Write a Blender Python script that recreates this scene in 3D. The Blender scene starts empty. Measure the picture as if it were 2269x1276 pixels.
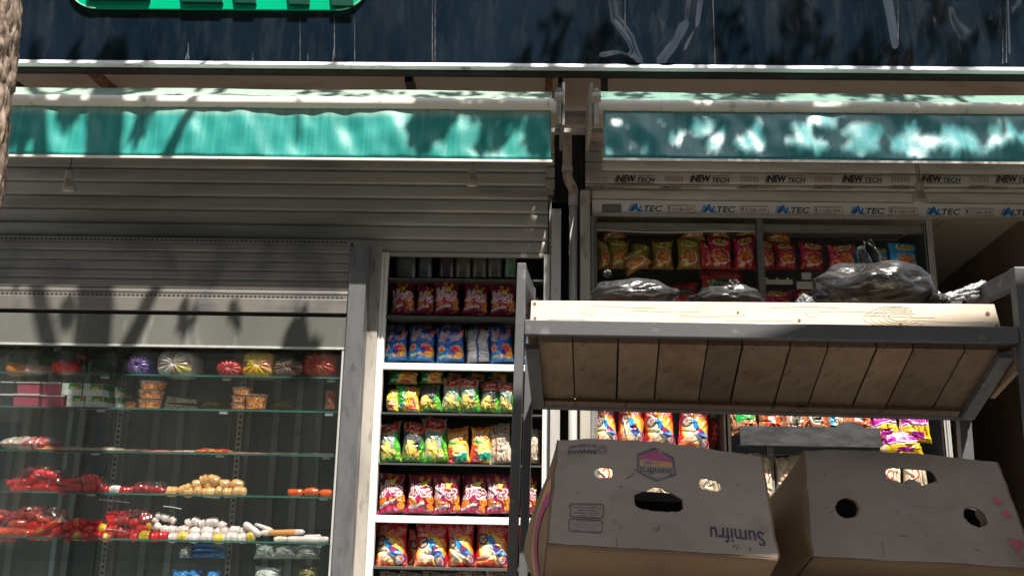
import bpy, math, random
import numpy as np
from mathutils import Vector, Matrix, noise
S = bpy.context.scene
C = S.collection
R = math.radians
# ------------------------------------------------------------------ camera
CX, CY, F = 1134.5, 638.0, 1900.0
CAM = np.array([0, 0, 1.5])
def nrm(v): v = np.array(v, float); return v / np.linalg.norm(v)
_Y = nrm([37.7, 422, F]); _Z = nrm([160, -8570, F]); _Z = nrm(_Z - _Y * (_Z @ _Y)); _X = np.cross(_Y, _Z)
RM = np.array([_X, _Y, _Z])
cd = bpy.data.cameras.new("camera"); cam = bpy.data.objects.new("camera", cd); C.objects.link(cam)
cd.sensor_width = 36; cd.lens = 36 * F / 2269; cd.clip_start = 0.05; cd.clip_end = 300
cm = Matrix.Identity(4)
for r_ in range(3):
    cm[r_][0] = RM[r_][0]; cm[r_][1] = -RM[r_][1]; cm[r_][2] = -RM[r_][2]
cm.translation = Vector(CAM)
cam.matrix_world = cm
S.camera = cam
# ------------------------------------------------------------------ light
L = nrm([-0.38, 1.0, -1.8])            # direction the sunlight travels
w = bpy.data.worlds.new("World"); S.world = w; w.use_nodes = True
nt = w.node_tree; bg = nt.nodes['Background']
sky = nt.nodes.new('ShaderNodeTexSky'); sky.sky_type = 'NISHITA'; sky.sun_disc = False
sky.sun_elevation = math.asin(-L[2]); sky.sun_rotation = math.atan2(-L[0], -L[1])
hs_ = nt.nodes.new('ShaderNodeHueSaturation'); hs_.inputs['Saturation'].default_value = .34
nt.links.new(sky.outputs[0], hs_.inputs['Color']); nt.links.new(hs_.outputs[0], bg.inputs[0]); bg.inputs[1].default_value = 0.075
sd = bpy.data.lights.new("sun", 'SUN'); sun = bpy.data.objects.new("sun", sd); C.objects.link(sun)
sd.energy = 5.0; sd.angle = R(0.5); sd.color = (1, .93, .83)
sun.rotation_euler = Vector(L).to_track_quat('-Z', 'Y').to_euler()
S.view_settings.view_transform = 'Standard'; S.view_settings.look = 'None'
S.view_settings.exposure = 1.15; S.view_settings.gamma = 1
try: S.cycles.max_bounces = 12; S.cycles.diffuse_bounces = 6; S.cycles.transparent_max_bounces = 24
except Exception: pass
rnd = random.Random(5)
rs = np.random.RandomState(7)
# ------------------------------------------------------------------ helpers
def ray(px, py): return RM @ np.array([px - CX, py - CY, F])
def at(px, py, Y):
    r = ray(px, py); return CAM + r * (Y / r[1])
def proj(p):
    q = RM.T @ (np.array(p) - CAM); return CX + F * q[0] / q[2], CY + F * q[1] / q[2]
def tag(o, label=None, cat=None, group=None, kind=None):
    if label: o['label'] = label
    if cat: o['category'] = cat
    if group: o['group'] = group
    if kind: o['kind'] = kind
    return o
def empty(name, loc, label, cat, group=None):
    o = bpy.data.objects.new(name, None); C.objects.link(o); o.location = Vector(loc)
    o.empty_display_size = .05
    return tag(o, label, cat, group)
class MB:
    def __init__(s): s.v = []; s.f = []; s.m = []
    def add(s, vs, fs, mi=0):
        b = len(s.v); s.v += [tuple(map(float, v)) for v in vs]
        s.f += [tuple(b + i for i in f) for f in fs]; s.m += [mi] * len(fs); return s
    def hexa(s, p, mi=0):      # 8 points: bottom 4 (ccw), top 4
        return s.add(p, [(3, 2, 1, 0), (4, 5, 6, 7), (0, 1, 5, 4), (1, 2, 6, 5), (2, 3, 7, 6), (3, 0, 4, 7)], mi)
    def box(s, x0, x1, y0, y1, z0, z1, mi=0, fr=None):
        p = [(x0, y0, z0), (x1, y0, z0), (x1, y1, z0), (x0, y1, z0), (x0, y0, z1), (x1, y0, z1), (x1, y1, z1), (x0, y1, z1)]
        if fr: p = [fr(*q) for q in p]
        return s.hexa(p, mi)
    def tube(s, pts, rad, seg=12, mi=0, cap=True):
        pts = [Vector(p) for p in pts]; n = len(pts)
        rr = rad if hasattr(rad, '__len__') else [rad] * n
        vs = []; fs = []; up = None
        for i, p in enumerate(pts):
            d = (pts[min(i + 1, n - 1)] - pts[max(i - 1, 0)]).normalized()
            if up is None:
                up = Vector((0, 0, 1)) if abs(d.z) < .9 else Vector((0, 1, 0))
            a = d.cross(up).normalized(); b = a.cross(d).normalized(); up = b
            for k in range(seg):
                t = 2 * math.pi * k / seg
                vs.append(p + (a * math.cos(t) + b * math.sin(t)) * rr[i])
        for i in range(n - 1):
            for k in range(seg):
                k2 = (k + 1) % seg
                fs.append((i * seg + k, i * seg + k2, (i + 1) * seg + k2, (i + 1) * seg + k))
        if cap: fs += [tuple(range(seg))[::-1], tuple((n - 1) * seg + k for k in range(seg))]
        return s.add(vs, fs, mi)
    def lathe(s, prof, base, seg=24, mi=0, fr=None):   # prof: (radius, z)
        vs = []; fs = []; n = len(prof)
        for r, z in prof:
            for k in range(seg):
                t = 2 * math.pi * k / seg
                q = (r * math.cos(t), r * math.sin(t), z)
                if fr: q = fr(*q)
                vs.append((base[0] + q[0], base[1] + q[1], base[2] + q[2]))
        for i in range(n - 1):
            for k in range(seg):
                k2 = (k + 1) % seg
                fs.append((i * seg + k, i * seg + k2, (i + 1) * seg + k2, (i + 1) * seg + k))
        fs += [tuple(range(seg))[::-1], tuple((n - 1) * seg + k for k in range(seg))]
        return s.add(vs, fs, mi)
    def extrude(s, prof, x0, x1, mi=0, closed=True, zs=lambda x: 0):   # profile (y,z) swept along X
        n = len(prof)
        vs = [(x0, y, z) for y, z in prof] + [(x1, y, z + zs(x1)) for y, z in prof]
        fs = [(i, (i + 1) % n, n + (i + 1) % n, n + i) for i in range(n if closed else n - 1)]
        if closed: fs += [tuple(range(n))[::-1], tuple(range(n, 2 * n))]
        return s.add(vs, fs, mi)
    def grid(s, fn, nu, nv, mi=0):
        vs = [fn(i / nu, j / nv) for j in range(nv + 1) for i in range(nu + 1)]
        fs = [(j * (nu + 1) + i, j * (nu + 1) + i + 1, (j + 1) * (nu + 1) + i + 1, (j + 1) * (nu + 1) + i) for j in range(nv) for i in range(nu)]
        return s.add(vs, fs, mi)
    def build(s, name, mats, parent=None, smooth=False, bevel=0, loc=None, **kw):
        V = np.array(s.v)
        if loc is None: loc = ((V[:, 0].min() + V[:, 0].max()) / 2, (V[:, 1].min() + V[:, 1].max()) / 2, V[:, 2].min())
        loc = np.array(loc, float)
        me = bpy.data.meshes.new(name); me.from_pydata((V - loc).tolist(), [], s.f)
        mats = mats if isinstance(mats, (list, tuple)) else [mats]
        for m in mats: me.materials.append(m)
        if len(mats) > 1: me.polygons.foreach_set('material_index', s.m)
        if smooth: me.shade_smooth()
        me.update()
        o = bpy.data.objects.new(name, me); C.objects.link(o)
        if parent is not None:
            o.parent = parent; o.location = Vector(loc) - parent.location
            q = parent.parent
            while q is not None: o.location -= q.location; q = q.parent
        else: o.location = Vector(loc)
        if bevel:
            b = o.modifiers.new('bevel', 'BEVEL'); b.width = bevel; b.segments = 2; b.limit_method = 'ANGLE'; b.angle_limit = R(40)
        tag(o, **kw)
        return o
# ------------------------------------------------------------------ materials
def lk(t, a, b): t.links.new(a, b)
def node(t, typ, **kw):
    n = t.nodes.new('ShaderNode' + typ)
    for k, v in kw.items():
        if k in n.inputs.keys() if not hasattr(n, k) else False: n.inputs[k].default_value = v
        else: setattr(n, k, v)
    return n
def coords(t, scale=(1, 1, 1), kind='Object'):
    tc = node(t, 'TexCoord'); mp = node(t, 'Mapping'); mp.inputs['Scale'].default_value = scale
    if kind == 'World':
        g = node(t, 'NewGeometry'); lk(t, g.outputs['Position'], mp.inputs[0])
    else: lk(t, tc.outputs[kind], mp.inputs[0])
    return mp.outputs[0]
def mat(name, col, rough=.5, metal=0, col2=None, nscale=(8, 8, 8), lo=.35, hi=.65, bump=0, bscale=None, bdist=.002,
        detail=6, rough2=None, coat=0, spec=.5, dirt=None, dscale=(3, 3, 3), dlo=.55, dhi=.75, emit=None, kind='World'):
    m = bpy.data.materials.new(name); m.use_nodes = True; t = m.node_tree
    b = t.nodes['Principled BSDF']
    b.inputs['Base Color'].default_value = (*col, 1); b.inputs['Roughness'].default_value = rough
    b.inputs['Metallic'].default_value = metal; b.inputs['Coat Weight'].default_value = coat
    b.inputs['Specular IOR Level'].default_value = spec
    out = None
    if col2:
        n = node(t, 'TexNoise'); n.inputs['Scale'].default_value = 1; n.inputs['Detail'].default_value = detail
        lk(t, coords(t, nscale, kind), n.inputs['Vector'])
        cr = node(t, 'ValToRGB'); cr.color_ramp.elements[0].position = lo; cr.color_ramp.elements[1].position = hi
        cr.color_ramp.elements[0].color = (*col, 1); cr.color_ramp.elements[1].color = (*col2, 1)
        lk(t, n.outputs[0], cr.inputs[0]); out = cr.outputs[0]
        if rough2 is not None:
            mr = node(t, 'MapRange'); mr.inputs[1].default_value = lo; mr.inputs[2].default_value = hi
            mr.inputs[3].default_value = rough; mr.inputs[4].default_value = rough2
            lk(t, n.outputs[0], mr.inputs[0]); lk(t, mr.outputs[0], b.inputs['Roughness'])
    if dirt:
        n2 = node(t, 'TexNoise'); n2.inputs['Scale'].default_value = 1; n2.inputs['Detail'].default_value = 8
        lk(t, coords(t, dscale, kind), n2.inputs['Vector'])
        mr = node(t, 'MapRange'); mr.inputs[1].default_value = dlo; mr.inputs[2].default_value = dhi
        lk(t, n2.outputs[0], mr.inputs[0])
        mx = node(t, 'Mix', data_type='RGBA')
        lk(t, mr.outputs[0], mx.inputs[0])
        if out: lk(t, out, mx.inputs[6])
        else: mx.inputs[6].default_value = (*col, 1)
        mx.inputs[7].default_value = (*dirt, 1); out = mx.outputs[2]
    if out: lk(t, out, b.inputs['Base Color'])
    if bump:
        n3 = node(t, 'TexNoise'); n3.inputs['Scale'].default_value = 1; n3.inputs['Detail'].default_value = 4
        lk(t, coords(t, bscale or nscale, kind), n3.inputs['Vector'])
        bp = node(t, 'Bump'); bp.inputs['Strength'].default_value = bump; bp.inputs['Distance'].default_value = bdist
        lk(t, n3.outputs[0], bp.inputs['Height']); lk(t, bp.outputs[0], b.inputs['Normal'])
    if emit:
        b.inputs['Emission Color'].default_value = (*emit[0], 1); b.inputs['Emission Strength'].default_value = emit[1]
    return m
def glassmat(name, tint, refl=.12, rough=.02, bump=0, op=0.0, opc=(.5, .55, .55)):
    m = bpy.data.materials.new(name); m.use_nodes = True; t = m.node_tree
    t.nodes.remove(t.nodes['Principled BSDF']); out = t.nodes['Material Output']
    tr = node(t, 'BsdfTransparent'); tr.inputs[0].default_value = (*tint, 1)
    gl = node(t, 'BsdfGlossy'); gl.inputs['Roughness'].default_value = rough; gl.inputs[0].default_value = (1, 1, 1, 1)
    fr = node(t, 'LayerWeight'); fr.inputs[0].default_value = .5
    mr = node(t, 'MapRange'); mr.inputs[3].default_value = refl * .35; mr.inputs[4].default_value = .5; mr.inputs[1].default_value = .05
    lk(t, fr.outputs['Fresnel'], mr.inputs[0])
    ms = node(t, 'MixShader'); lk(t, mr.outputs[0], ms.inputs[0]); lk(t, tr.outputs[0], ms.inputs[1]); lk(t, gl.outputs[0], ms.inputs[2])
    last = ms.outputs[0]
    if op:
        df = node(t, 'BsdfDiffuse'); df.inputs[0].default_value = (*opc, 1)
        m2 = node(t, 'MixShader'); m2.inputs[0].default_value = op
        n = node(t, 'TexNoise'); n.inputs['Scale'].default_value = 1; n.inputs['Detail'].default_value = 5
        lk(t, coords(t, (9, 9, 2.5), 'World'), n.inputs['Vector'])
        q = node(t, 'MapRange'); q.inputs[1].default_value = .25; q.inputs[2].default_value = .75; q.inputs[3].default_value = op * .6; q.inputs[4].default_value = op * 1.9
        lk(t, n.outputs[0], q.inputs[0]); lk(t, q.outputs[0], m2.inputs[0])
        lk(t, last, m2.inputs[1]); lk(t, df.outputs[0], m2.inputs[2]); last = m2.outputs[0]
    if bump:
        n3 = node(t, 'TexNoise'); n3.inputs['Scale'].default_value = 3
        bp = node(t, 'Bump'); bp.inputs['Strength'].default_value = bump; bp.inputs['Distance'].default_value = .02
        lk(t, coords(t, (1, 1, 1), 'World'), n3.inputs['Vector'])
        lk(t, n3.outputs[0], bp.inputs['Height']); lk(t, bp.outputs[0], gl.inputs['Normal'])
    lk(t, last, out.inputs[0]); return m
M = {}
M['wall'] = mat('painted_plaster', (.86, .70, .56), .8, col2=(.78, .63, .50), nscale=(3, 3, 3), bump=.2, bscale=(40, 40, 40), dirt=(.3, .2, .12), dscale=(1.3, 1, 5), dlo=.58, dhi=.8)
M['panel'] = None
M['trim'] = mat('white_trim', (.85, .86, .88), .35, col2=(.72, .73, .75), nscale=(6, 6, 60), dirt=(.25, .25, .25), dscale=(12, 12, 30), dlo=.6, dhi=.75)
M['dark'] = mat('dark_steel', (.02, .02, .018), .5, col2=(.045, .035, .025), nscale=(12, 12, 12))
M['rust'] = mat('rusty_steel', (.10, .045, .03), .8, col2=(.28, .12, .06), nscale=(30, 30, 30), bump=.4, bscale=(90, 90, 90))
M['black'] = mat('black_recess', (.012, .012, .012), .9, col2=(.03, .027, .024), nscale=(9, 9, 9))
M['shutter'] = mat('shutter_paint', (.50, .475, .435), .32, metal=.15, col2=(.40, .38, .35), nscale=(1.2, 5, 12), rough2=.6, dirt=(.17, .155, .14), dscale=(1.1, 4, 8), dlo=.5, dhi=.8, bump=.15, bscale=(200, 30, 12), bdist=.0008)
M['shutterR'] = mat('shutter_paint_pale', (.78, .72, .65), .45, metal=.0, col2=(.68, .62, .56), nscale=(3, 5, 30), rough2=.6, dirt=(.3, .27, .24), dscale=(2.5, 4, 14), dlo=.52, dhi=.8, bump=.15, bscale=(8, 30, 200), bdist=.0008)
M['slat_edge'] = mat('slat_edge', (.62, .59, .54), .35, metal=.4)
M['steel'] = mat('brushed_steel', (.33, .305, .28), .33, metal=.6, col2=(.24, .225, .205), nscale=(1.5, 6, 90), rough2=.5, dirt=(.16, .16, .165), dscale=(5, 5, 4), dlo=.5, dhi=.7, bump=.25, bscale=(4, 20, 260), bdist=.0006)
M['steelv'] = mat('worn_steel_post', (.24, .245, .255), .36, metal=.6, col2=(.13, .135, .145), nscale=(16, 16, 5), lo=.4, hi=.62, rough2=.55, dirt=(.13, .135, .145), dscale=(26, 26, 9), dlo=.56, dhi=.7, bump=.3, bscale=(60, 60, 12), bdist=.0008)
M['fascia'] = mat('grey_fascia', (.105, .108, .098), .22, col2=(.135, .138, .125), nscale=(2, 4, 1), rough2=.35, dirt=(.24, .24, .22), dscale=(14, 4, 3), dlo=.6, dhi=.78, coat=.4)
M['alu'] = mat('aluminium', (.62, .62, .60), .35, metal=.35, col2=(.52, .52, .50), nscale=(50, 50, 3), dirt=(.36, .35, .33), dscale=(10, 10, 4), dlo=.6, dhi=.75)
M['aluw'] = mat('white_aluminium', (.78, .78, .76), .4, metal=.05, col2=(.70, .70, .68), nscale=(20, 20, 2), dirt=(.60, .58, .54), dscale=(14, 14, 6), dlo=.62, dhi=.78)
M['greyalu'] = mat('grey_aluminium', (.30, .295, .28), .4, metal=.3, col2=(.22, .22, .21), nscale=(6, 6, 40))
M['jamb'] = mat('beige_jamb', (.42, .39, .34), .5, col2=(.30, .275, .24), nscale=(10, 10, 2.5), dirt=(.13, .11, .09), dscale=(22, 22, 7), dlo=.56, dhi=.72, bump=.2, bscale=(60, 60, 20))
M['pipe'] = mat('old_plastic_pipe', (.44, .38, .31), .55, col2=(.30, .23, .17), nscale=(10, 10, 6), dirt=(.12, .09, .07), dscale=(24, 24, 12), dlo=.57, dhi=.72)
M['pipe2'] = mat('grey_plastic_pipe', (.44, .43, .42), .5, col2=(.36, .35, .34), nscale=(12, 12, 3), dirt=(.2, .19, .18), dscale=(24, 24, 12), dlo=.62, dhi=.75)
M['rack'] = mat('dark_grey_paint', (.125, .128, .135), .38, metal=.1, col2=(.10, .102, .108), nscale=(14, 14, 14), rough2=.55, dirt=(.19, .19, .195), dscale=(30, 30, 30), dlo=.62, dhi=.72, bump=.3, bscale=(80, 80, 80), bdist=.0006)
M['lamp'] = mat('lamp_plastic', (.30, .275, .235), .5, col2=(.36, .33, .28), nscale=(30, 30, 30))
M['wire'] = mat('black_wire', (.015, .015, .015), .5)
M['lens'] = mat('lamp_lens', (.65, .62, .55), .25)
M['glass'] = glassmat('window_glass', (.98, .99, .985), .09, .01, bump=.02, op=.006, opc=(.62, .68, .66))
M['shelfglass'] = glassmat('shelf_glass', (.91, .96, .945), .12, .03)
M['glassedge'] = mat('glass_edge', (.025, .11, .095), .12, col2=(.05, .19, .16), nscale=(5, 5, 5))
M['clear'] = glassmat('clear_plastic', (.90, .91, .90), .3, .08, op=.12, opc=(.8, .8, .8))
M['caseback'] = mat('case_interior', (.11, .15, .148), .3, col2=(.17, .215, .21), nscale=(2.2, 2, .5), lo=.3, hi=.75)
M['inner'] = mat('shop_interior', (.34, .25, .19), .7, col2=(.42, .32, .25), nscale=(2, 2, 2))
M['ceil'] = mat('ceiling_tile', (.78, .70, .58), .8, col2=(.70, .62, .50), nscale=(5, 5, 5))
M['ground'] = mat('pavement', (.11, .10, .09), .85, col2=(.15, .14, .125), nscale=(5, 5, 5), bump=.3, bscale=(40, 40, 40))
M['asphalt'] = mat('asphalt', (.05, .05, .05), .85, col2=(.075, .073, .07), nscale=(20, 20, 20), bump=.5, bscale=(90, 90, 90))
M['bin'] = mat('black_polythene', (.014, .014, .015), .25, col2=(.035, .035, .038), nscale=(7, 7, 7), rough2=.36, coat=.1, spec=.6, bump=.3, bscale=(9, 30, 18), bdist=.004)
M['foil'] = mat('crumpled_film', (.10, .10, .12), .15, col2=(.30, .30, .33), nscale=(25, 25, 60), coat=.6, spec=1, bump=.9, bscale=(40, 40, 90), bdist=.01)
M['leaf'] = mat('leaf', (.05, .10, .02), .45, col2=(.10, .16, .035), nscale=(9, 9, 9))
M['barkdark'] = mat('limb_bark', (.16, .12, .09), .85, col2=(.25, .2, .15), nscale=(14, 14, 5), bump=.6, bscale=(30, 30, 10))
def attr_mat(name, rough=.3, coat=.5, bump=0, bscale=60, spec=.5, metal=0):
    m = bpy.data.materials.new(name); m.use_nodes = True; t = m.node_tree; b = t.nodes['Principled BSDF']
    a = node(t, 'Attribute', attribute_name='Col'); lk(t, a.outputs['Color'], b.inputs['Base Color'])
    b.inputs['Roughness'].default_value = rough; b.inputs['Coat Weight'].default_value = coat; b.inputs['Coat Roughness'].default_value = .12
    b.inputs['Specular IOR Level'].default_value = spec; b.inputs['Metallic'].default_value = metal
    if bump:
        n = node(t, 'TexNoise'); n.inputs['Scale'].default_value = bscale; lk(t, coords(t, (1, 1, 1), 'World'), n.inputs['Vector'])
        bp = node(t, 'Bump'); bp.inputs['Strength'].default_value = bump; bp.inputs['Distance'].default_value = .004
        lk(t, n.outputs[0], bp.inputs['Height']); lk(t, bp.outputs[0], b.inputs['Normal'])
    return m
def binmat():
    m = M['bin']; t = m.node_tree; b = t.nodes['Principled BSDF']
    n = node(t, 'TexNoise'); n.inputs['Scale'].default_value = 1; n.inputs['Detail'].default_value = 3; n.inputs['Distortion'].default_value = 1.5
    lk(t, coords(t, (5, 8, 11), 'World'), n.inputs['Vector'])
    a = node(t, 'Math', operation='SUBTRACT'); a.inputs[1].default_value = .5; lk(t, n.outputs[0], a.inputs[0])
    c = node(t, 'Math', operation='ABSOLUTE'); lk(t, a.outputs[0], c.inputs[0])
    p = node(t, 'MapRange'); p.inputs[1].default_value = 0; p.inputs[2].default_value = .09; p.inputs[3].default_value = 1; p.inputs[4].default_value = 0; lk(t, c.outputs[0], p.inputs[0])
    bp = node(t, 'Bump'); b.inputs['Alpha'].default_value = .86; bp.inputs['Strength'].default_value = .5; bp.inputs['Distance'].default_value = .004; lk(t, p.outputs[0], bp.inputs['Height']); lk(t, bp.outputs[0], b.inputs['Normal'])
binmat()
M['foilprint'] = attr_mat('printed_film', .32, .55, .35, 45)
M['paperprint'] = attr_mat('printed_paper', .6, 0, .3, 70)
M['skin'] = attr_mat('sausage_skin', .28, .5)
# glossy dark sign panel with dents, dust and run marks
def sign_mat():
    m = bpy.data.materials.new('black_gloss_panel'); m.use_nodes = True; t = m.node_tree; b = t.nodes['Principled BSDF']
    b.inputs['Roughness'].default_value = .07; b.inputs['Specular IOR Level'].default_value = .85
    n = node(t, 'TexNoise'); n.inputs['Scale'].default_value = 1; n.inputs['Detail'].default_value = 9; n.inputs['Roughness'].default_value = .65
    lk(t, coords(t, (13, 4, 2.6), 'World'), n.inputs['Vector'])
    cr = node(t, 'ValToRGB'); e = cr.color_ramp.elements; e[0].position = .50; e[0].color = (.003, .008, .016, 1); e[1].position = .80; e[1].color = (.020, .026, .032, 1)
    e2 = e.new(.90); e2.color = (.13, .14, .145, 1)
    lk(t, n.outputs[0], cr.inputs[0])
    v = node(t, 'TexNoise'); v.inputs['Scale'].default_value = 1; v.inputs['Detail'].default_value = 3
    lk(t, coords(t, (1.6, 1, 1.1), 'World'), v.inputs['Vector'])
    mx = node(t, 'Mix', data_type='RGBA', blend_type='ADD'); mx.inputs[0].default_value = 1
    c2 = node(t, 'ValToRGB'); c2.color_ramp.elements[0].position = .4; c2.color_ramp.elements[1].position = .75
    c2.color_ramp.elements[0].color = (0, 0, 0, 1); c2.color_ramp.elements[1].color = (.004, .006, .009, 1)
    lk(t, v.outputs[0], c2.inputs[0]); lk(t, cr.outputs[0], mx.inputs[6]); lk(t, c2.outputs[0], mx.inputs[7])
    lk(t, mx.outputs[2], b.inputs['Base Color'])
    bn = node(t, 'TexNoise'); bn.inputs['Scale'].default_value = 1; bn.inputs['Detail'].default_value = 2
    lk(t, coords(t, (3.2, 1, 1.3), 'World'), bn.inputs['Vector'])
    bp = node(t, 'Bump'); bp.inputs['Strength'].default_value = 1; bp.inputs['Distance'].default_value = .02
    lk(t, bn.outputs[0], bp.inputs['Height']); lk(t, bp.outputs[0], b.inputs['Normal'])
    return m
M['panel'] = sign_mat()
def fabric(name, a, bcol, rough, coat, streak):
    m = bpy.data.materials.new(name); m.use_nodes = True; t = m.node_tree; b = t.nodes['Principled BSDF']
    b.inputs['Roughness'].default_value = rough; b.inputs['Coat Weight'].default_value = coat; b.inputs['Coat Roughness'].default_value = .34; b.inputs['Specular IOR Level'].default_value = .6 if coat > .6 else .5
    n = node(t, 'TexNoise'); n.inputs['Scale'].default_value = 1; n.inputs['Detail'].default_value = 8
    lk(t, coords(t, (45, 4, 2.2), 'World'), n.inputs['Vector'])
    cr = node(t, 'ValToRGB'); cr.color_ramp.elements[0].position = .45; cr.color_ramp.elements[1].position = .85
    cr.color_ramp.elements[0].color = (*a, 1); cr.color_ramp.elements[1].color = (*bcol, 1)
    lk(t, n.outputs[0], cr.inputs[0])
    # faded salt line near the top hem
    g = node(t, 'NewGeometry'); sp = node(t, 'SeparateXYZ'); lk(t, g.outputs['Position'], sp.inputs[0])
    mr = node(t, 'MapRange'); mr.inputs[1].default_value = 3.31; mr.inputs[2].default_value = 3.37; mr.inputs[4].default_value = streak
    lk(t, sp.outputs[2], mr.inputs[0])
    mu = node(t, 'Math', operation='MULTIPLY'); lk(t, mr.outputs[0], mu.inputs[0]); lk(t, n.outputs[0], mu.inputs[1])
    mx = node(t, 'Mix', data_type='RGBA'); lk(t, mu.outputs[0], mx.inputs[0]); lk(t, cr.outputs[0], mx.inputs[6]); mx.inputs[7].default_value = (.45, .55, .42, 1)
    lk(t, mx.outputs[2], b.inputs['Base Color'])
    bn = node(t, 'TexNoise'); bn.inputs['Scale'].default_value = 1; bn.inputs['Detail'].default_value = 6; lk(t, coords(t, (9, 1, 7), 'World'), bn.inputs['Vector'])
    bp = node(t, 'Bump'); bp.inputs['Strength'].default_value = .6; bp.inputs['Distance'].default_value = .01
    lk(t, bn.outputs[0], bp.inputs['Height']); lk(t, bp.outputs[0], b.inputs['Normal']); return m
M['teal'] = fabric('teal_awning_fabric', (.010, .24, .215), (.05, .36, .32), .45, .4, 1.2)
M['teal2'] = fabric('teal_awning_fabric_glossy', (.014, .20, .22), (.07, .30, .31), .36, .62, .3)
M['tealtop'] = mat('faded_awning_top', (.27, .36, .30), .6, col2=(.21, .30, .25), nscale=(12, 6, 6))
M['bar'] = mat('awning_bar', (.82, .79, .72), .4, col2=(.72, .69, .62), nscale=(5, 20, 30), dirt=(.35, .32, .27), dscale=(16, 16, 6), dlo=.6, dhi=.75)
M['green'] = mat('green_sign', (.0, .38, .20), .18, col2=(.0, .33, .17), nscale=(3, 3, 3), coat=.6)
M['greend'] = mat('dark_green_letter', (.0, .045, .028), .3)
def woodmat(name, a, b_, c_, ring=(2, 14, 30), rough=.65):
    m = bpy.data.materials.new(name); m.use_nodes = True; t = m.node_tree; b = t.nodes['Principled BSDF']; b.inputs['Roughness'].default_value = rough
    n = node(t, 'TexNoise'); n.inputs['Scale'].default_value = 1; n.inputs['Detail'].default_value = 7; n.inputs['Distortion'].default_value = 1.2
    lk(t, coords(t, ring, 'Object'), n.inputs['Vector'])
    cr = node(t, 'ValToRGB'); e = cr.color_ramp.elements; e[0].position = .3; e[0].color = (*a, 1); e[1].position = .55; e[1].color = (*b_, 1); k = e.new(.72); k.color = (*c_, 1)
    lk(t, n.outputs[0], cr.inputs[0])
    n2 = node(t, 'TexNoise'); n2.inputs['Scale'].default_value = 7; n2.inputs['Detail'].default_value = 3
    oi = node(t, 'ObjectInfo'); hs = node(t, 'HueSaturation')
    mr = node(t, 'MapRange'); mr.inputs[3].default_value = .65; mr.inputs[4].default_value = 1.3; lk(t, oi.outputs['Random'], mr.inputs[0]); lk(t, mr.outputs[0], hs.inputs['Value'])
    lk(t, cr.outputs[0], hs.inputs['Color'])
    mx = node(t, 'Mix', data_type='RGBA', blend_type='MULTIPLY')
    q = node(t, 'MapRange'); q.inputs[1].default_value = .55; q.inputs[2].default_value = .75; q.inputs[4].default_value = .55
    lk(t, coords(t, (1, 1, 1), 'World'), n2.inputs['Vector']); lk(t, n2.outputs[0], q.inputs[0]); lk(t, q.outputs[0], mx.inputs[0])
    lk(t, hs.outputs[0], mx.inputs[6]); mx.inputs[7].default_value = (.62, .42, .28, 1); lk(t, mx.outputs[2], b.inputs['Base Color'])
    bp = node(t, 'Bump'); bp.inputs['Strength'].default_value = .3; bp.inputs['Distance'].default_value = .001; lk(t, n.outputs[0], bp.inputs['Height']); lk(t, bp.outputs[0], b.inputs['Normal'])
    return m
M['wood'] = woodmat('pallet_wood', (.20, .135, .085), (.28, .195, .125), (.10, .064, .038), ring=(24, 2.0, 24))
M['lipwood'] = woodmat('pale_pine', (.70, .59, .47), (.74, .64, .52), (.60, .46, .33), ring=(2.2, 30, 24))
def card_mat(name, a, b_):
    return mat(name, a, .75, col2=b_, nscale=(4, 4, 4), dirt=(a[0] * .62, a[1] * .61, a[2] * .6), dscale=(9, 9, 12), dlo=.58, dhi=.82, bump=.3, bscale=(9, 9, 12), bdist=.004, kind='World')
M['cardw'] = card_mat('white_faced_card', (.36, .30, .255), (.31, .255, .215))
M['cardb'] = card_mat('brown_card', (.25, .165, .10), (.21, .138, .082))
M['ink'] = mat('purple_ink', (.06, .045, .09), .6)
M['inkk'] = mat('black_ink', (.03, .025, .022), .6, col2=(.10, .09, .08), nscale=(60, 60, 60), lo=.5, hi=.8)
M['inkf'] = mat('faded_ink', (.17, .14, .12), .6, col2=(.32, .29, .26), nscale=(40, 40, 40))
M['inkr'] = mat('faded_red_ink', (.40, .22, .19), .6, col2=(.46, .38, .34), nscale=(30, 30, 30))
M['inkb'] = mat('blue_ink', (.01, .24, .75), .45)
M['inkn'] = mat('navy_ink', (.05, .06, .10), .5)
M['inkm'] = mat('magenta_ink', (.42, .07, .20), .6)
M['inko'] = mat('orange_ink', (.52, .27, .12), .6)
M['inkp'] = mat('pink_ink', (.50, .12, .14), .6)
# ------------------------------------------------------------------ text
_tc = {}
def textmesh(s, shear=0, off=0.0):
    k = (s, shear, off)
    if k in _tc: return _tc[k]
    c = bpy.data.curves.new('t', 'FONT'); c.body = s; c.shear = shear; c.offset = off; c.resolution_u = 3
    o = bpy.data.objects.new('t', c); C.objects.link(o)
    dg = bpy.context.evaluated_depsgraph_get(); e = o.evaluated_get(dg); me = e.to_mesh()
    me.calc_loop_triangles()
    v = np.array([x.co[:2] for x in me.vertices]); f = [tuple(t.vertices) for t in me.loop_triangles]
    e.to_mesh_clear(); bpy.data.objects.remove(o); bpy.data.curves.remove(c)
    lo = v.min(0); hi = v.max(0); v = (v - lo) / (hi - lo)
    _tc[k] = (v, f); return v, f
def put_text(mb, s, fn, mi, shear=0, off=0.0):   # fn maps (u,v) in 0..1 to a 3D point
    v, f = textmesh(s, shear, off); mb.add([fn(a, b) for a, b in v], f, mi)
CHITOZ = "\uFEAF\uFEEE\uFE97 \uFBFD\uFB7C"; MAZMAZ = "\uFEB0\uFEE3\uFEB0\uFEE3"
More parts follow.
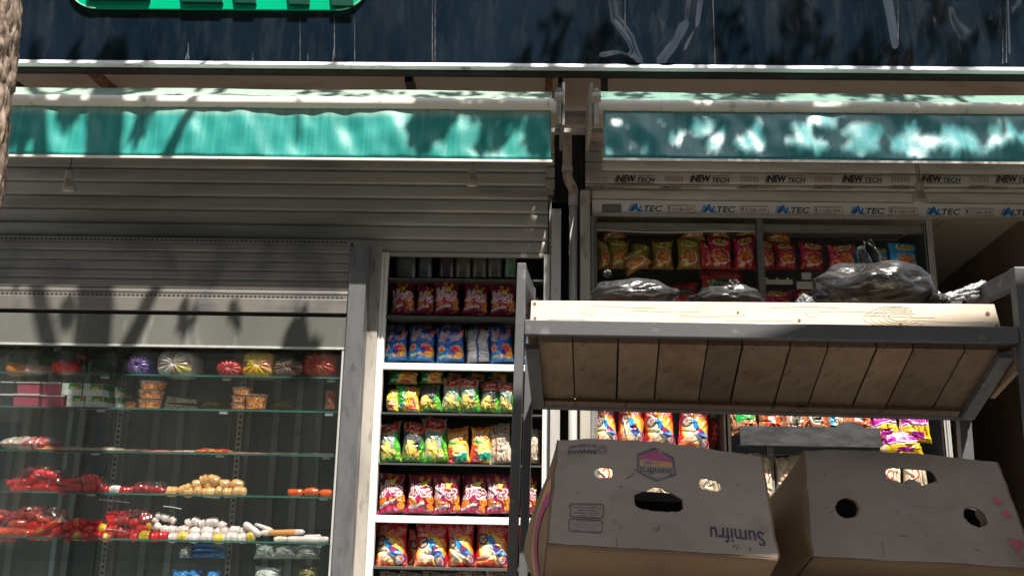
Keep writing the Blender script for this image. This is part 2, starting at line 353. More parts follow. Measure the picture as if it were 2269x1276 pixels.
# ------------------------------------------------------------------ painted film bags
NU, NV = 62, 80
class Cv:
    def __init__(s, col, ar=.78):
        s.X, s.Yy = np.meshgrid(np.linspace(0, 1, NU), np.linspace(0, 1, NV)); s.ar = ar
        s.a = np.ones((NV, NU, 3)) * np.array(col)
    def p(s, m, col, al=1):
        m = np.clip(m, 0, 1)[..., None] * al; s.a = s.a * (1 - m) + np.array(col) * m
    def rect(s, x0, x1, y0, y1, col, al=1, k=60): s.p(np.clip((s.X - x0) * k + .5, 0, 1) * np.clip((x1 - s.X) * k + .5, 0, 1) * np.clip((s.Yy - y0) * k + .5, 0, 1) * np.clip((y1 - s.Yy) * k + .5, 0, 1), col, al)
    def ell(s, x, y, rx, ry, col, al=1, rot=0):
        dx = s.X - x; dy = (s.Yy - y) / s.ar; c, n = math.cos(rot), math.sin(rot)
        a = (dx * c + dy * n) / rx; b = (-dx * n + dy * c) / (ry / s.ar)
        d = np.sqrt(a * a + b * b); s.p((1 - d) * rx * 60 + .5, col, al)
    def ring(s, x, y, r, wd, col):
        d = np.sqrt((s.X - x) ** 2 + ((s.Yy - y) / s.ar) ** 2); s.p((wd - abs(d - r)) * 60 + .5, col)
    def line(s, pts, wd, col, al=1):
        m = np.zeros_like(s.X)
        for (ax, ay), (bx, by) in zip(pts[:-1], pts[1:]):
            px, py = s.X - ax, (s.Yy - ay) / s.ar; vx, vy = bx - ax, (by - ay) / s.ar
            t = np.clip((px * vx + py * vy) / (vx * vx + vy * vy + 1e-9), 0, 1)
            d = np.hypot(px - t * vx, py - t * vy); m = np.maximum(m, np.clip((wd - d) * 60 + .5, 0, 1))
        s.p(m, col, al)
    def poly(s, pts, col, al=1):
        ins = np.zeros(s.X.shape, bool); n = len(pts)
        for i in range(n):
            (ax, ay), (bx, by) = pts[i], pts[(i + 1) % n]
            c = ((ay > s.Yy) != (by > s.Yy)) & (s.X < (bx - ax) * (s.Yy - ay) / (by - ay + 1e-12) + ax); ins ^= c
        s.p(ins.astype(float), col, al)
    def text(s, t, x, y, w, h, col, out=None, ow=1, rot=0):
        v, f = textmesh(t, 0, .02); v = (v - .5) * [w, h / s.ar]; c, n = math.cos(rot), math.sin(rot)
        P = np.stack([v[:, 0] * c - v[:, 1] * n + x, (v[:, 0] * n + v[:, 1] * c) * s.ar + y], 1)
        m = np.zeros(s.X.shape); gx = P[:, 0] * (NU - 1); gy = P[:, 1] * (NV - 1)
        SS = [(-.25, -.25), (.25, -.25), (-.25, .25), (.25, .25)]
        acc = np.zeros((4,) + m.shape, bool)
        for (a, b, d) in f:
            x0, x1 = int(max(0, min(gx[a], gx[b], gx[d]) - 1)), int(min(NU - 1, max(gx[a], gx[b], gx[d]) + 1))
            y0, y1 = int(max(0, min(gy[a], gy[b], gy[d]) - 1)), int(min(NV - 1, max(gy[a], gy[b], gy[d]) + 1))
            if x1 < x0 or y1 < y0: continue
            ii, jj = np.meshgrid(np.arange(x0, x1 + 1), np.arange(y0, y1 + 1))
            for q, (ox, oy) in enumerate(SS):
                I, J = ii + ox, jj + oy
                e0 = (gx[b] - gx[a]) * (J - gy[a]) - (gy[b] - gy[a]) * (I - gx[a])
                e1 = (gx[d] - gx[b]) * (J - gy[b]) - (gy[d] - gy[b]) * (I - gx[b])
                e2 = (gx[a] - gx[d]) * (J - gy[d]) - (gy[a] - gy[d]) * (I - gx[d])
                acc[q, y0:y1 + 1, x0:x1 + 1] |= ((e0 >= 0) & (e1 >= 0) & (e2 >= 0)) | ((e0 <= 0) & (e1 <= 0) & (e2 <= 0))
        m = acc.mean(0)
        if out is not None:
            o = m.copy()
            for dx in range(-ow, ow + 1):
                for dy in range(-ow, ow + 1): o = np.maximum(o, np.roll(np.roll(m, dx, 1), dy, 0))
            s.p(o, out)
        s.p(m, col)
    def noise(s, amt, k=6):
        n = rs.rand(k, k); 
        yi = s.Yy * (k - 1); xi = s.X * (k - 1); y0 = np.minimum(yi.astype(int), k - 2); x0 = np.minimum(xi.astype(int), k - 2)
        fy = yi - y0; fx = xi - x0
        g = n[y0, x0] * (1 - fx) * (1 - fy) + n[y0, x0 + 1] * fx * (1 - fy) + n[y0 + 1, x0] * (1 - fx) * fy + n[y0 + 1, x0 + 1] * fx * fy
        s.a = s.a * (1 + amt * (g[..., None] - .5))
WH = (.62, .62, .62); OR = (.75, .25, .02); YE = (.8, .55, .03); RD = (.55, .01, .015); GR = (.01, .25, .03)
def d_wheel(v):
    c = Cv((.17, .006, .022)); c.rect(0, .8, .0, .12, (.42, .01, .09)); c.poly([(.2, .3), (.7, .35), (.6, .75), (.35, .6)], (.45, .01, .12), .7)
    c.poly([(0, 1), (1, 1), (.8, .86), (.3, .9)], (.5, .01, .14), .6 if v else .3)
    for x, y, r in [(.2, .27, .13), (.85, .36, .15), (.52, .26, .08), (.84, .15, .11), (.45, .88, .09), (.72, .84, .07)]:
        c.ell(x, y, r, r * c.ar, OR); c.ell(x, y, r * .68, r * .68 * c.ar, (.35, .05, .01)); 
        c.line([(x - r * .8, y), (x + r * .8, y)], .014, OR); c.line([(x, y - r * .7), (x, y + r * .7)], .014, OR); c.ell(x, y, r * .25, r * .2, OR)
    c.text(CHITOZ, .5, .55, .86, .36, (.35, .01, .04), WH, 2); c.ell(.6, .72, .09, .07, (.65, .6, .05)); c.line([(.5, .78), (.7, .66)], .02, (.65, .6, .05)); c.line([(.5, .66), (.7, .78)], .02, (.65, .6, .05))
    c.poly([(.05, .10), (.62, .2), (.62, .27), (.05, .17)], WH); c.text("Wheel Snack", .33, .185, .5, .06, (.08, .05, .05), rot=.13); c.text("cheetoz", .7, .05, .2, .04, (.8, .5, .6)); return c
def d_blue(v):
    c = Cv((.008, .10, .42)); c.rect(0, 1, .8, 1, (.006, .03, .18)); c.poly([(0, 0), (0, .45), (.5, .3), (1, .4), (1, 0)], (.01, .22, .62))
    c.ell(.72, .28, .25, .2, OR); c.ell(.68, .34, .15, .1, (.65, .02, .05)); c.ell(.55, .25, .12, .08, (.04, .03, .35)); c.ell(.8, .16, .14, .08, (.85, .4, .03)); c.ell(.45, .14, .1, .05, (.8, .45, .2))
    c.ell(.16, .36, .13, .1, (.8, .25, .08)); c.ell(.16, .36, .06, .05, (.6, .05, .02)); c.ell(.88, .88, .1, .07, (.7, .12, .03))
    c.rect(.05, .3, .1, .16, (.6, .6, .1)); c.rect(.1, .35, .55, .6, (.5, .5, .05), .6)
    c.text(CHITOZ, .5, .74, .85, .3, (.28, .01, .04), (.75, .6, .6), 1); return c
def d_silver(v):
    c = Cv((.45, .46, .48)); c.rect(.47, .56, 0, 1, (.01, .04, .25)); c.rect(.0, .06, 0, 1, (.02, .05, .25)); c.rect(.94, 1, 0, 1, (.02, .05, .25))
    for k in range(5): c.rect(.6, .9, .12 + k * .07, .14 + k * .07, (.15, .15, .18))
    c.rect(.1, .42, .1, .3, (.7, .7, .7)); return c
def d_potato(v):
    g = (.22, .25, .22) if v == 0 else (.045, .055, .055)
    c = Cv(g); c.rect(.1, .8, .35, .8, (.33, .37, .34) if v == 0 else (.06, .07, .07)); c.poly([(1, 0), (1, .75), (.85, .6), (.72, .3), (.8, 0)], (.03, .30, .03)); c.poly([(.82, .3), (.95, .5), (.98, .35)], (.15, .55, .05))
    c.rect(0, 1, 0, .12, (.04, .28, .02))
    c.ell(.35, .33, .24, .17, (.70, .52, .12)); c.ell(.33, .36, .16, .1, (.78, .62, .2))
    for k in range(46):
        x = .5 + rs.randn() * .22; y = .16 + rs.randn() * .06; a = rs.rand() * 3; c.line([(x, y), (x + .12 * math.cos(a), y + .08 * math.sin(a))], .012, [(.85, .65, .12), (.55, .36, .04), (.8, .55, .05)][k % 3])
    if v < 2:
        c.ell(.5, .84, .44, .15, (.75, .3, .1)); c.ell(.5, .845, .41, .13, (.5, .008, .012)); c.rect(.09, .91, .74, .8, (.5, .008, .012)); c.rect(.09, .91, .725, .74, (.8, .3, .1)); c.text(MAZMAZ, .5, .86, .5, .15, WH, WH, 0)
    if v == 0: c.text("Potato", .48, .64, .55, .1, (.02, .18, .08)); c.text("Stick", .5, .53, .45, .1, (.02, .18, .08))
    return c
def d_green(v):
    c = Cv((.01, .27, .03)); c.poly([(.3, 0), (1, 0), (1, .8), (.45, .85)], (.85, .55, .05)); c.poly([(.4, 1), (.9, 1), (.85, .75), (.45, .75)], (.5, .15, .02)); c.ell(.8, .35, .16, .2, (.85, .45, .2)); c.ell(.62, .15, .2, .08, (.75, .06, .03)); c.ell(.7, .5, .08, .06, (.7, .1, .03)); c.ell(.2, .2, .12, .07, (.6, .7, .75)); c.ell(.22, .2, .06, .04, (.05, .3, .6)); c.rect(.5, .9, .03, .08, WH); c.line([(.3, .7), (.4, .3), (.35, .1)], .03, WH, .7); return c
def d_bowl(v):
    c = Cv((.80, .42, .05)); c.rect(0, 1, .9, 1, (.75, .15, .02)); c.poly([(0, 0), (0, .48), (.5, .4), (.4, 0)], (.65, .05, .02)); c.poly([(0, .0), (0, .2), (.25, .12), (.6, 0)], (.6, .01, .02))
    c.text(CHITOZ, .52, .76, .8, .26, (.35, .01, .06), (.85, .6, .35), 1); c.ell(.3, .56, .24, .045, (.02, .3, .12)); c.ell(.62, .32, .34, .2, (.55, .3, .08)); c.ell(.62, .34, .30, .17, (.85, .65, .2))
    for k in range(26): 
        x = .62 + rs.randn() * .12; y = .35 + rs.randn() * .06; a = rs.rand() * 3; c.line([(x, y), (x + .12 * math.cos(a), y + .1 * math.sin(a))], .011, [(.9, .75, .3), (.6, .35, .05)][k % 2])
    c.poly([(.25, .2), (.98, .28), (.9, .06), (.55, .02)], (.01, .27, .17)); c.line([(.25, .21), (.98, .29)], .015, WH); c.text("cheetoz", .3, .06, .35, .05, (.8, .7, .7)); return c
def d_kraft(v):
    c = Cv((.50, .42, .32)); c.rect(.28, .36, .1, 1, (.28, .10, .05)); c.noise(.4)
    for (x0, y0) in [(.1, .8), (.5, .82), (.45, .55), (.1, .5), (.5, .3), (.12, .25)]:
        c.line([(x0, y0), (x0 + .1, y0 - .05), (x0 + .2, y0 + .02), (x0 + .3, y0 - .08), (x0 + .35, y0 + .05)], .012, (.1, .06, .04))
    c.line([(.42, .95), (.45, .7), (.6, .62), (.8, .66)], .014, (.08, .05, .04)); c.ell(.85, .9, .08, .03, (.45, .02, .02)); c.rect(0, 1, 0, .07, (.28, .16, .1), .7); return c
def d_moto(v):
    c = Cv((.58, .012, .01)); c.ell(.5, .42, .46, .36, (.72, .24, .02)); c.ell(.46, .36, .40, .30, (.85, .55, .12)); c.ell(.4, .33, .26, .22, (.85, .72, .45)); c.rect(0, 1, 0, .1, (.62, .03, .015))
    c.ell(.2, .09, .2, .05, (.7, .2, .05)); c.ell(.75, .07, .2, .04, (.75, .35, .05)); c.line([(.05, .16), (.35, .2)], .02, (.75, .3, .3))
    for (x, y, r) in ((.20, .56, .14), (.80, .16, .15)):
        c.ring(x, y, r, .028, (.03, .03, .09)); c.ring(x, y, r * .62, .014, (.30, .30, .42)); c.ell(x, y, r * .25, r * .2, (.05, .05, .2))
    c.line([(.22, .57), (.42, .60), (.52, .44)], .022, (.04, .04, .14)); c.line([(.36, .30), (.80, .14)], .028, (.42, .42, .52)); c.line([(.40, .36), (.70, .20)], .018, (.05, .04, .1))
    c.poly([(.34, .58), (.48, .64), (.60, .50), (.56, .36), (.40, .42)], (.02, .25, .62)); c.poly([(.50, .50), (.78, .40), (.86, .27), (.62, .24), (.48, .34)], (.03, .07, .30)); c.poly([(.56, .46), (.72, .42), (.70, .36), (.54, .38)], (.45, .02, .04))
    c.poly([(.62, .30), (.92, .26), (.84, .36)], (.10, .30, .62)); c.line([(.44, .62), (.38, .70)], .014, (.05, .05, .1))
    c.text(CHITOZ, .48, .82, .82, .26, (.45, .01, .01), (.8, .45, .45), 1); c.text("cheetoz", .22, .16, .3, .05, (.8, .5, .4)); return c
def d_kiko(v):
    base = [(.26, .21, .015), (.42, .008, .06), (.01, .28, .55)][v]; lowc = [(.38, .14, .02), (.45, .02, .015), (.02, .35, .6)][v]
    c = Cv(base); c.rect(0, 1, 0, .4, lowc, .8); c.rect(0, 1, .93, 1, tuple(x * .8 for x in base))
    c.ell(.48, .8, .34, .11, (.7, .65, .35)); c.ell(.48, .8, .30, .09, (.62, .40, .05)); c.text("KIKO" if 0 else "KiKo", .48, .81, .52, .13, (.03, .015, .01), (.75, .55, .12), 1)
    c.ell(.5, .36, .36, .24, (.75, .7, .6)); c.ell(.49, .37, .33, .22, lowc); 
    for k in range(14): c.ell(.5 + rs.randn() * .12, .34 + rs.randn() * .07, .09, .06, [(.62, .20, .02), (.5, .12, .01), (.72, .32, .05)][k % 3])
    c.line([(.5, .14), (.75, .2), (.85, .36)], .02, WH); c.ell(.32, .1, .13, .05, (.7, .6, .15) if v == 0 else (.7, .5, .3)); return c
def d_purple(v):
    c = Cv((.42, .01, .30)); c.poly([(0, .0), (0, .45), (1, .55), (1, 0)], (.80, .50, .02)); c.poly([(.05, .42), (1, .52), (1, .6), (.05, .5)], WH); c.poly([(.1, .44), (.9, .5), (.9, .54), (.1, .48)], (.12, .05, .4)); c.rect(0, .05, 0, 1, WH)
    for pts in [[(.2, .9), (.2, .7)], [(.2, .8), (.38, .83), (.38, .7)], [(.5, .7), (.48, .85), (.62, .88), (.64, .72), (.5, .76)], [(.72, .9), (.88, .88), (.86, .75), (.72, .74)]]: c.line(pts, .03, WH); c.line(pts, .012, (.42, .01, .30))
    c.rect(.3, .7, .1, .3, (.35, .01, .25)); return c
def d_clear(v):
    c = Cv((.42, .16, .07)); 
    for k in range(26):
        x = rs.rand(); c.line([(x, 1), (x + rs.randn() * .12, rs.rand() * .5)], .018, [(.55, .18, .04), (.62, .35, .2), (.2, .07, .03), (.7, .5, .4), (.62, .10, .02)][k % 5], .8)
    if v == 0: c.ell(.5, .45, .25, .22, WH); c.ell(.5, .45, .19, .16, (.15, .14, .1))
    if v == 1: c.poly([(.2, .3), (.95, .45), (.85, .75), (.1, .55)], (.01, .3, .05)); c.rect(0, 1, .75, 1, (.7, .22, .03))
    if v == 2: c.ell(.35, .4, .2, .2, (.1, .45, .7)); c.ell(.6, .38, .24, .18, (.75, .7, .62)); c.ell(.6, .38, .1, .08, (.8, .2, .02)); c.rect(0, 1, .6, 1, (.6, .55, .4))
    if v == 3: c.rect(.2, .8, .2, .8, (.65, .08, .02)); c.rect(.3, .6, .3, .5, WH)
    return c
def d_beige(v):
    c = Cv((.60, .50, .36)); c.noise(.3, 8); c.ell(.45, .6, .16, .12, (.55, .03, .02)); c.ell(.45, .6, .11, .08, (.60, .5, .36)); c.line([(.1, .35), (.15, .3), (.3, .42), (.35, .3), (.6, .4), (.62, .3)], .02, (.05, .03, .02)); c.line([(.75, .7), (.72, .4)], .02, (.05, .03, .02)); return c
def d_vinut(v):
    c = Cv((.30, .006, .008)); c.ell(.55, .66, .36, .13, (.01, .02, .01)); c.text("Vinuto" if 0 else "Vinutt", .55, .66, .5, .1, (.3, .33, .28)); c.line([(.15, .75), (.22, .6), (.3, .74)], .025, (.05, .4, .05)); c.rect(.2, .8, .1, .4, (.35, .03, .01)); return c
def d_tub(v):
    base = [(.14, .17, .17), (.10, .055, .07), (.18, .17, .11), (.16, .17, .15), (.25, .42, .25)][v]
    c = Cv(base); c.rect(.3, .7, .15, .2, (.03, .03, .03), .7); c.rect(.35, .65, .8, .88, (.04, .04, .05), .5); c.noise(.3); return c
def d_folded(v):
    c = Cv([(.5, .56, .52), (.03, .22, .55), (.16, .14, .05)][v]); c.noise(.5, 9)
    for k in range(5): x = rs.rand(); y = rs.rand(); c.line([(x, y), (x + .3, y + rs.randn() * .1)], .02, [(.08, .12, .3), (.65, .75, .85), (.3, .28, .1)][v])
    return c
FLAT = {}
def bagmesh(key, fn, v, seed, box=False, paper=False):
    k = (key, v, seed)
    if k in FLAT: return FLAT[k]
    c = fn(v); r = np.random.RandomState(seed); c.noise(.22, 5)
    a1, a2, a3 = r.uniform(-.05, .05, 3); p1, p2 = r.rand(2) * 6
    ui = np.clip((c.X + a1 * .6 + .025 * np.sin(c.Yy * 9 + p1) + a2 * (c.Yy - .5)) * (NU - 1), 0, NU - 1).astype(int)
    vi = np.clip((c.Yy + a3 * .7 + .02 * np.sin(c.X * 8 + p2)) * (NV - 1), 0, NV - 1).astype(int)
    if not box: c.a = c.a[vi, ui]
    U, Vv = np.meshgrid(np.linspace(-1, 1, NU), np.linspace(0, 1, NV))
    hw = .5 * (1 - r.uniform(.07, .15) * np.sin(np.pi * Vv) ** .8 + r.uniform(-.05, .02) * Vv) + .008 * np.sin(Vv * 20 + r.rand() * 6)
    prof = np.sin(np.pi * np.clip(Vv, .0, 1)) ** .5 * (1.15 - .42 * Vv)
    if box: hw = .5 * np.ones_like(U) * (1 - .12 * np.clip(Vv - .7, 0, 1) / .3 * box); prof = np.ones_like(U) * .8
    T = .5 * (1 - np.abs(U) ** 2.6) ** .7 * prof
    if not box:
        for e, sgn in ((Vv, 1), (1 - Vv, 1)):
            for kf in range(10):
                f = r.uniform(4, 17); T += r.uniform(.02, .055) * np.exp(-e / r.uniform(.07, .16)) * np.sin(f * U + r.rand() * 6) * (1 - np.exp(-e / .03))
        for q in range(16):
            a = r.uniform(0, math.pi); x0, y0 = r.uniform(-.8, .8), r.uniform(.1, .9)
            d = (U - x0) * math.sin(a) - (Vv - y0) * 2 * math.cos(a); l = (U - x0) * math.cos(a) + (Vv - y0) * 2 * math.sin(a)
            T += r.choice([-1, 1]) * r.uniform(.04, .10) * np.exp(-(d / .06) ** 2) * np.exp(-(l / .4) ** 2)
        crimp = (Vv < .035) | (Vv > .955); T = np.where(crimp, .012, T)
        sk = r.uniform(-.03, .03)
    else: sk = 0
    X = U * hw + sk * Vv; Z = Vv.copy()
    if not box: Z += .03 * np.sin(U * 2.2 + r.rand() * 6) * Vv ** 3 + .012 * np.sin(U * 9 + r.rand() * 6) * Vv ** 4 - .02 * np.abs(U) ** 3 * (Vv < .5)
    n = NU * NV
    vs = np.concatenate([np.stack([X, -T, Z], -1).reshape(-1, 3), np.stack([X, T * .8, Z], -1).reshape(-1, 3)])
    idx = np.arange(n).reshape(NV, NU); a, b, c2, d = idx[:-1, :-1], idx[:-1, 1:], idx[1:, 1:], idx[1:, :-1]
    f1 = np.stack([a, b, c2, d], -1).reshape(-1, 4); f2 = np.stack([a, d, c2, b], -1).reshape(-1, 4) + n
    rim = []
    ed = list(idx[0]) + list(idx[1:, -1]) + list(idx[-1, ::-1][1:]) + list(idx[::-1, 0][1:])
    for i in range(len(ed) - 1): rim.append((ed[i], ed[i] + n, ed[i + 1] + n, ed[i + 1]))
    me = bpy.data.meshes.new('packet'); me.from_pydata(vs.tolist(), [], f1.tolist() + f2.tolist() + rim)
    ca = me.color_attributes.new('Col', 'FLOAT_COLOR', 'POINT')
    bk = np.ones((n, 3)) * c.a.reshape(-1, 3).mean(0) * .9
    cc = np.concatenate([c.a.reshape(-1, 3), bk]); cc = np.concatenate([np.clip(cc, 0, .9), np.ones((2 * n, 1))], 1)
    ca.data.foreach_set('color', cc.astype(np.float32).ravel())
    me.materials.append(M['paperprint'] if paper else M['foilprint']); me.shade_smooth(); FLAT[k] = me; return me
def bag(fn, v, seed, x0, x1, yt, yb, Y, label, cat='snack packet', group=None, name='snack_packet', thick=.085, rx=0, ry=0, rz=0, box=False, paper=False, cx=None):
    me = bagmesh(fn.__name__, fn, v, seed, box, paper)
    a = at((x0 + x1) / 2, yb, Y); b = at((x0 + x1) / 2, yt, Y); wd = at(x1, yb, Y)[0] - at(x0, yb, Y)[0]
    o = bpy.data.objects.new(name, me); C.objects.link(o); o.location = Vector(a) + Vector((0, 0, .002))
    o.rotation_euler = (R(rx), R(ry), R(rz)); o.scale = (wd, thick, b[2] - a[2])
    return tag(o, label, cat, group)
def zz(py, Y, px=1134): return float(at(px, py, Y)[2])
def xx(px, Y, py=638): return float(at(px, py, Y)[0])
# ------------------------------------------------------------------ setting
mb = MB(); mb.box(-30, 30, -2.2, 30, -.4, 0); mb.build('pavement', M['ground'], kind='structure')
mb = MB(); mb.box(-30, 30, -40, -2.2, -.5, -.13); mb.build('road', M['asphalt'], kind='structure')
YW = 4.72
root = empty('shop_building', (0, YW, 0), 'beige plastered shop front wall behind the awnings', 'building')
zl = 2.72
mb = MB(); mb.box(-6, 6, YW, YW + .25, 3.1, 9); mb.build('wall', M['wall'], root)
for a_, b_, c_ in ((xx(1216, YW, 600), xx(1316, YW, 600), .14), (-6, -3.3, 0), (3.6, 6, 0)): mb = MB(); mb.box(a_, b_, YW + c_, YW + .3, 0, 3.0998); mb.build('pier', M['black'], root)
for (xa, ya, Ya) in [(2261, 488, 5.0)]:
    A = at(xa, ya, Ya); r = ray(2081, 631); t = (A[2] - 1.5) / r[2]; B = CAM + r * t
mb = MB(); d = B - A; far = A + d * 1.15; near = A - d * 1.0
for p_, q_ in ((near, far),):
    nx = np.array([.1, 0, 0]); mb.hexa([(p_[0], p_[1], 0), (p_[0] + .1, p_[1], 0), (q_[0] + .1, q_[1], 0), (q_[0], q_[1], 0), (p_[0], p_[1], A[2]), (p_[0] + .1, p_[1], A[2]), (q_[0] + .1, q_[1], A[2]), (q_[0], q_[1], A[2])])
mb.build('interior_wall', M['inner'], root)
gx0, gx1 = xx(1228, YW, 350), xx(1299, YW, 350)
mb = MB(); mb.box(gx0, gx1, YW - .012, YW - .001, 3.05, zz(291, YW, 1260)); mb.build('recess_shade', M['black'], root)  # flat black plate standing for the shade in the gap behind the pipe
mb = MB(); nt_ = 9
for i in range(16):
    for j in range(nt_):
        x0 = -3.5 + i * .6; y0 = 5.0 + j * .6
        mb.box(x0 + .004, x0 + .596, y0 + .004, y0 + .596, A[2] + .004, A[2] + .02)
mb.build('ceiling', M['ceil'], root)
mb = MB(); mb.box(-3.6, 7, 10.4, 10.5, 0, 3.2); mb.box(-3.6, -3.5, 4.98, 10.4, 0, 3.2); mb.box(6.9, 7, 4.98, 10.4, 0, 3.2); mb.box(-3.6, 7, 4.975, 10.5, A[2] + .05, A[2] + .1)
mb.build('room_shell', M['inner'], root)
# ------------------------------------------------------------------ sign board
root = empty('sign_board', (0, 4.32, zz(160, 4.32)), 'long glossy black sign board across the top of both shops', 'sign')
YS = 4.32
z0, z1 = zz(153, YS), zz(141, YS)
DN = [([(1338, -20), (1350, 50), (1384, 95), (1402, 140)], .024), ([(1336, 130), (1370, 124), (1410, 142)], .012), ([(1542, -20), (1532, 55), (1504, 108), (1474, 146)], .024), ([(1944, -20), (1958, 50), (1966, 100)], .026), ([(2228, -20), (2232, 120)], .006)]
DN = [([at(x_, y_, YS)[[0, 2]] for x_, y_ in p_], w_) for p_, w_ in DN]
def sgn(u, v):
    x = -4 + 9 * u; z = z1 + v * 1.4; d_ = 0
    for p_, w_ in DN:
        if abs(x - p_[0][0]) > .4: continue
        m_ = 9
        for a_, b_ in zip(p_[:-1], p_[1:]):
            ab = b_ - a_; t_ = min(1, max(0, ((x - a_[0]) * ab[0] + (z - a_[1]) * ab[1]) / (ab @ ab))); m_ = min(m_, math.hypot(x - a_[0] - t_ * ab[0], z - a_[1] - t_ * ab[1]))
        d_ -= w_ * .9 * math.exp(-(m_ / (w_ * 1.7)) ** 2)
    return (x, YS + d_ + .0025 * math.sin(x * 2.3), z)
mb = MB(); mb.grid(sgn, 1100, 90); mb.build('front_panel', M['panel'], root, smooth=True)
mb = MB(); mb.box(-4, 5, YS + .003, YS + .08, z1, z1 + 1.4); mb.build('backing', M['dark'], root)
mb = MB(); mb.extrude([(YS + .02, z0), (YS - .022, z0), (YS - .022, z0 + .004), (YS - .004, z1 - .001), (YS + .02, z1 - .001)], -4, 5); mb.build('edge_trim', M['trim'], root, bevel=.003)
mb = MB(); mb.box(-4, 5, YS + .022, YS + .082, z0 - .012, z1 - .004); mb.build('bottom_channel', M['black'], root)
drm = mat('dried_drip', (.02, .025, .035), .4, col2=(.16, .175, .185), nscale=(200, 90, 22), lo=.42, hi=.66)
for px, ya, yb_, wd in ((417, 95, 132, 5), (414, 118, 133, 9), (560, 118, 134, 3), (665, 30, 135, 2), (741, 22, 138, 3), (739, 110, 138, 8), (786, 40, 137, 2), (958, -10, 140, 3), (964, -10, 140, 2), (682, 116, 136, 2), (1385, 0, 120, 2), (1990, 0, 100, 2), (2230, -10, 140, 3), (2222, 60, 142, 2)):
    mb = MB(); a = at(px, yb_, YS - .006); b = at(px, ya, YS - .006); w_ = wd / F * YS / 2; mb.add([(a[0] - w_, YS - .006, a[2]), (a[0] + w_, YS - .006, a[2]), (b[0] + w_ * .15, YS - .006, b[2]), (b[0] - w_ * .15, YS - .006, b[2])], [(0, 1, 2, 3)]); mb.build('drip_mark', drm, root)
# seam lines on the panel
mb = MB()
for px in (1583,): x = xx(px, YS, 100); mb.box(x - .0015, x + .0015, YS - .002, YS - .0005, z1, z1 + 1.4)
mb.build('panel_joint', M['dark'], root)
def bracket(px, py, wpx, hpx, m, label, drop=0, extra=None, Y0=4.405):
    a = at(px, py, Y0); wd = wpx / F * Y0; h = hpx / F * Y0
    mb = MB(); t = .004
    x0, x1, z_0, z_1 = a[0], a[0] + wd, a[2] - h, a[2]
    mb.box(x0, x0 + t, Y0, YW, z_0, z_1); mb.box(x1 - t, x1, Y0, YW, z_0, z_1)
    mb.box(x0 + t, x1 - t, Y0, YW, z_0, z_0 + t); mb.box(x0 + t, x1 - t, Y0, YW, z_1 - t, z_1)
    if extra: mb.box(x0 + extra[0], x0 + extra[1], Y0 + .12, Y0 + .16, z_0 - extra[2], z_0 - .001)
    return mb.build('bracket', m, label=label, cat='bracket', group='square steel tubes holding the sign')
E_ = None
bracket(186, 141, 20, 20, M['rust'], 'rusty square tube sticking out under the left end of the black sign')
bracket(897, 164, 19, 22, M['dark'], 'dark square tube under the sign above the middle of the left awning', extra=(.0, .06, .03))
bracket(1209, 157, 18, 17, M['rust'], 'open rusty tube end under the sign just left of the gap between awnings')
bracket(1237, 170, 11, 18, M['dark'], 'small dark stub tube just right of the open rusty tube end')
bracket(28, 180, 14, 16, M['dark'], 'dark tube under the sign right beside the tree trunk')
mb = MB(); a = at(1332, 170, 4.4); mb.box(a[0], a[0] + .037, 4.4, 4.44, zz(215, 4.4), zz(160, 4.4)); mb.box(a[0] - .01, a[0] + .05, 4.41, 4.45, a[2] + .01, a[2] + .02)
mb.build('hanger', M['dark'], label='dark flat hanger above the left end of the right awning', cat='hanger')
# green sign plate with raised letters (cut by the top of the picture)
root = empty('green_sign', tuple(at(480, 20, 4.27)), 'green sign plate with rounded corners on the black board, letters cut off', 'sign')
zb = zz(20, 4.295, 480); xa, xb = xx(140, 4.27, 10), xx(812, 4.27, 10); rr = .17
prof = []
for i in range(13):
    t = math.pi / 2 * i / 12; prof.append((xb - rr + rr * math.sin(t), zb + rr - rr * math.cos(t)))
prof += [(xb, zb + .8), (xa, zb + .8)]
for i in range(13):
    t = math.pi / 2 * i / 12; prof.append((xa + rr - rr * math.cos(t), zb + rr - rr * math.sin(t)))
def plate(mb, prof, y0, y1, mi=0):
    n = len(prof); mb.add([(x, y0, z) for x, z in prof] + [(x, y1, z) for x, z in prof], [tuple(range(n))[::-1], tuple(range(n, 2 * n))] + [(i, n + i, n + (i + 1) % n, (i + 1) % n) for i in range(n)], mi)
mb = MB(); plate(mb, prof, 4.298, 4.312); mb.build('sign_plate', M['green'], root)
mb = MB(); ins = [(x * 1 if 0 else x, z) for x, z in prof]
mb.tube([(x, 4.297, z) for x, z in prof[:-0 or None]], .004, 6); mb.build('rim', mat('pale_green_rim', (.25, .55, .42), .3), root)
Yt = 4.272
for i, (pxs, ylo) in enumerate([((188, 192, 330, 300), -3), ((392, 402, 492, 470), 4), ((508, 520, 566, 556), 6), ((630, 640, 684, 690), 9), ((727, 735, 783, 775), 12)]):
    P = [at(pxs[0], ylo - 2 - 90, Yt), at(pxs[1], ylo, Yt), at(pxs[2], ylo + 1, Yt), at(pxs[3], ylo - 90, Yt)]
    mb = MB(); plate(mb, [(p[0], p[2]) for p in P], Yt, 4.297); mb.build('letter', M['greend'], root)
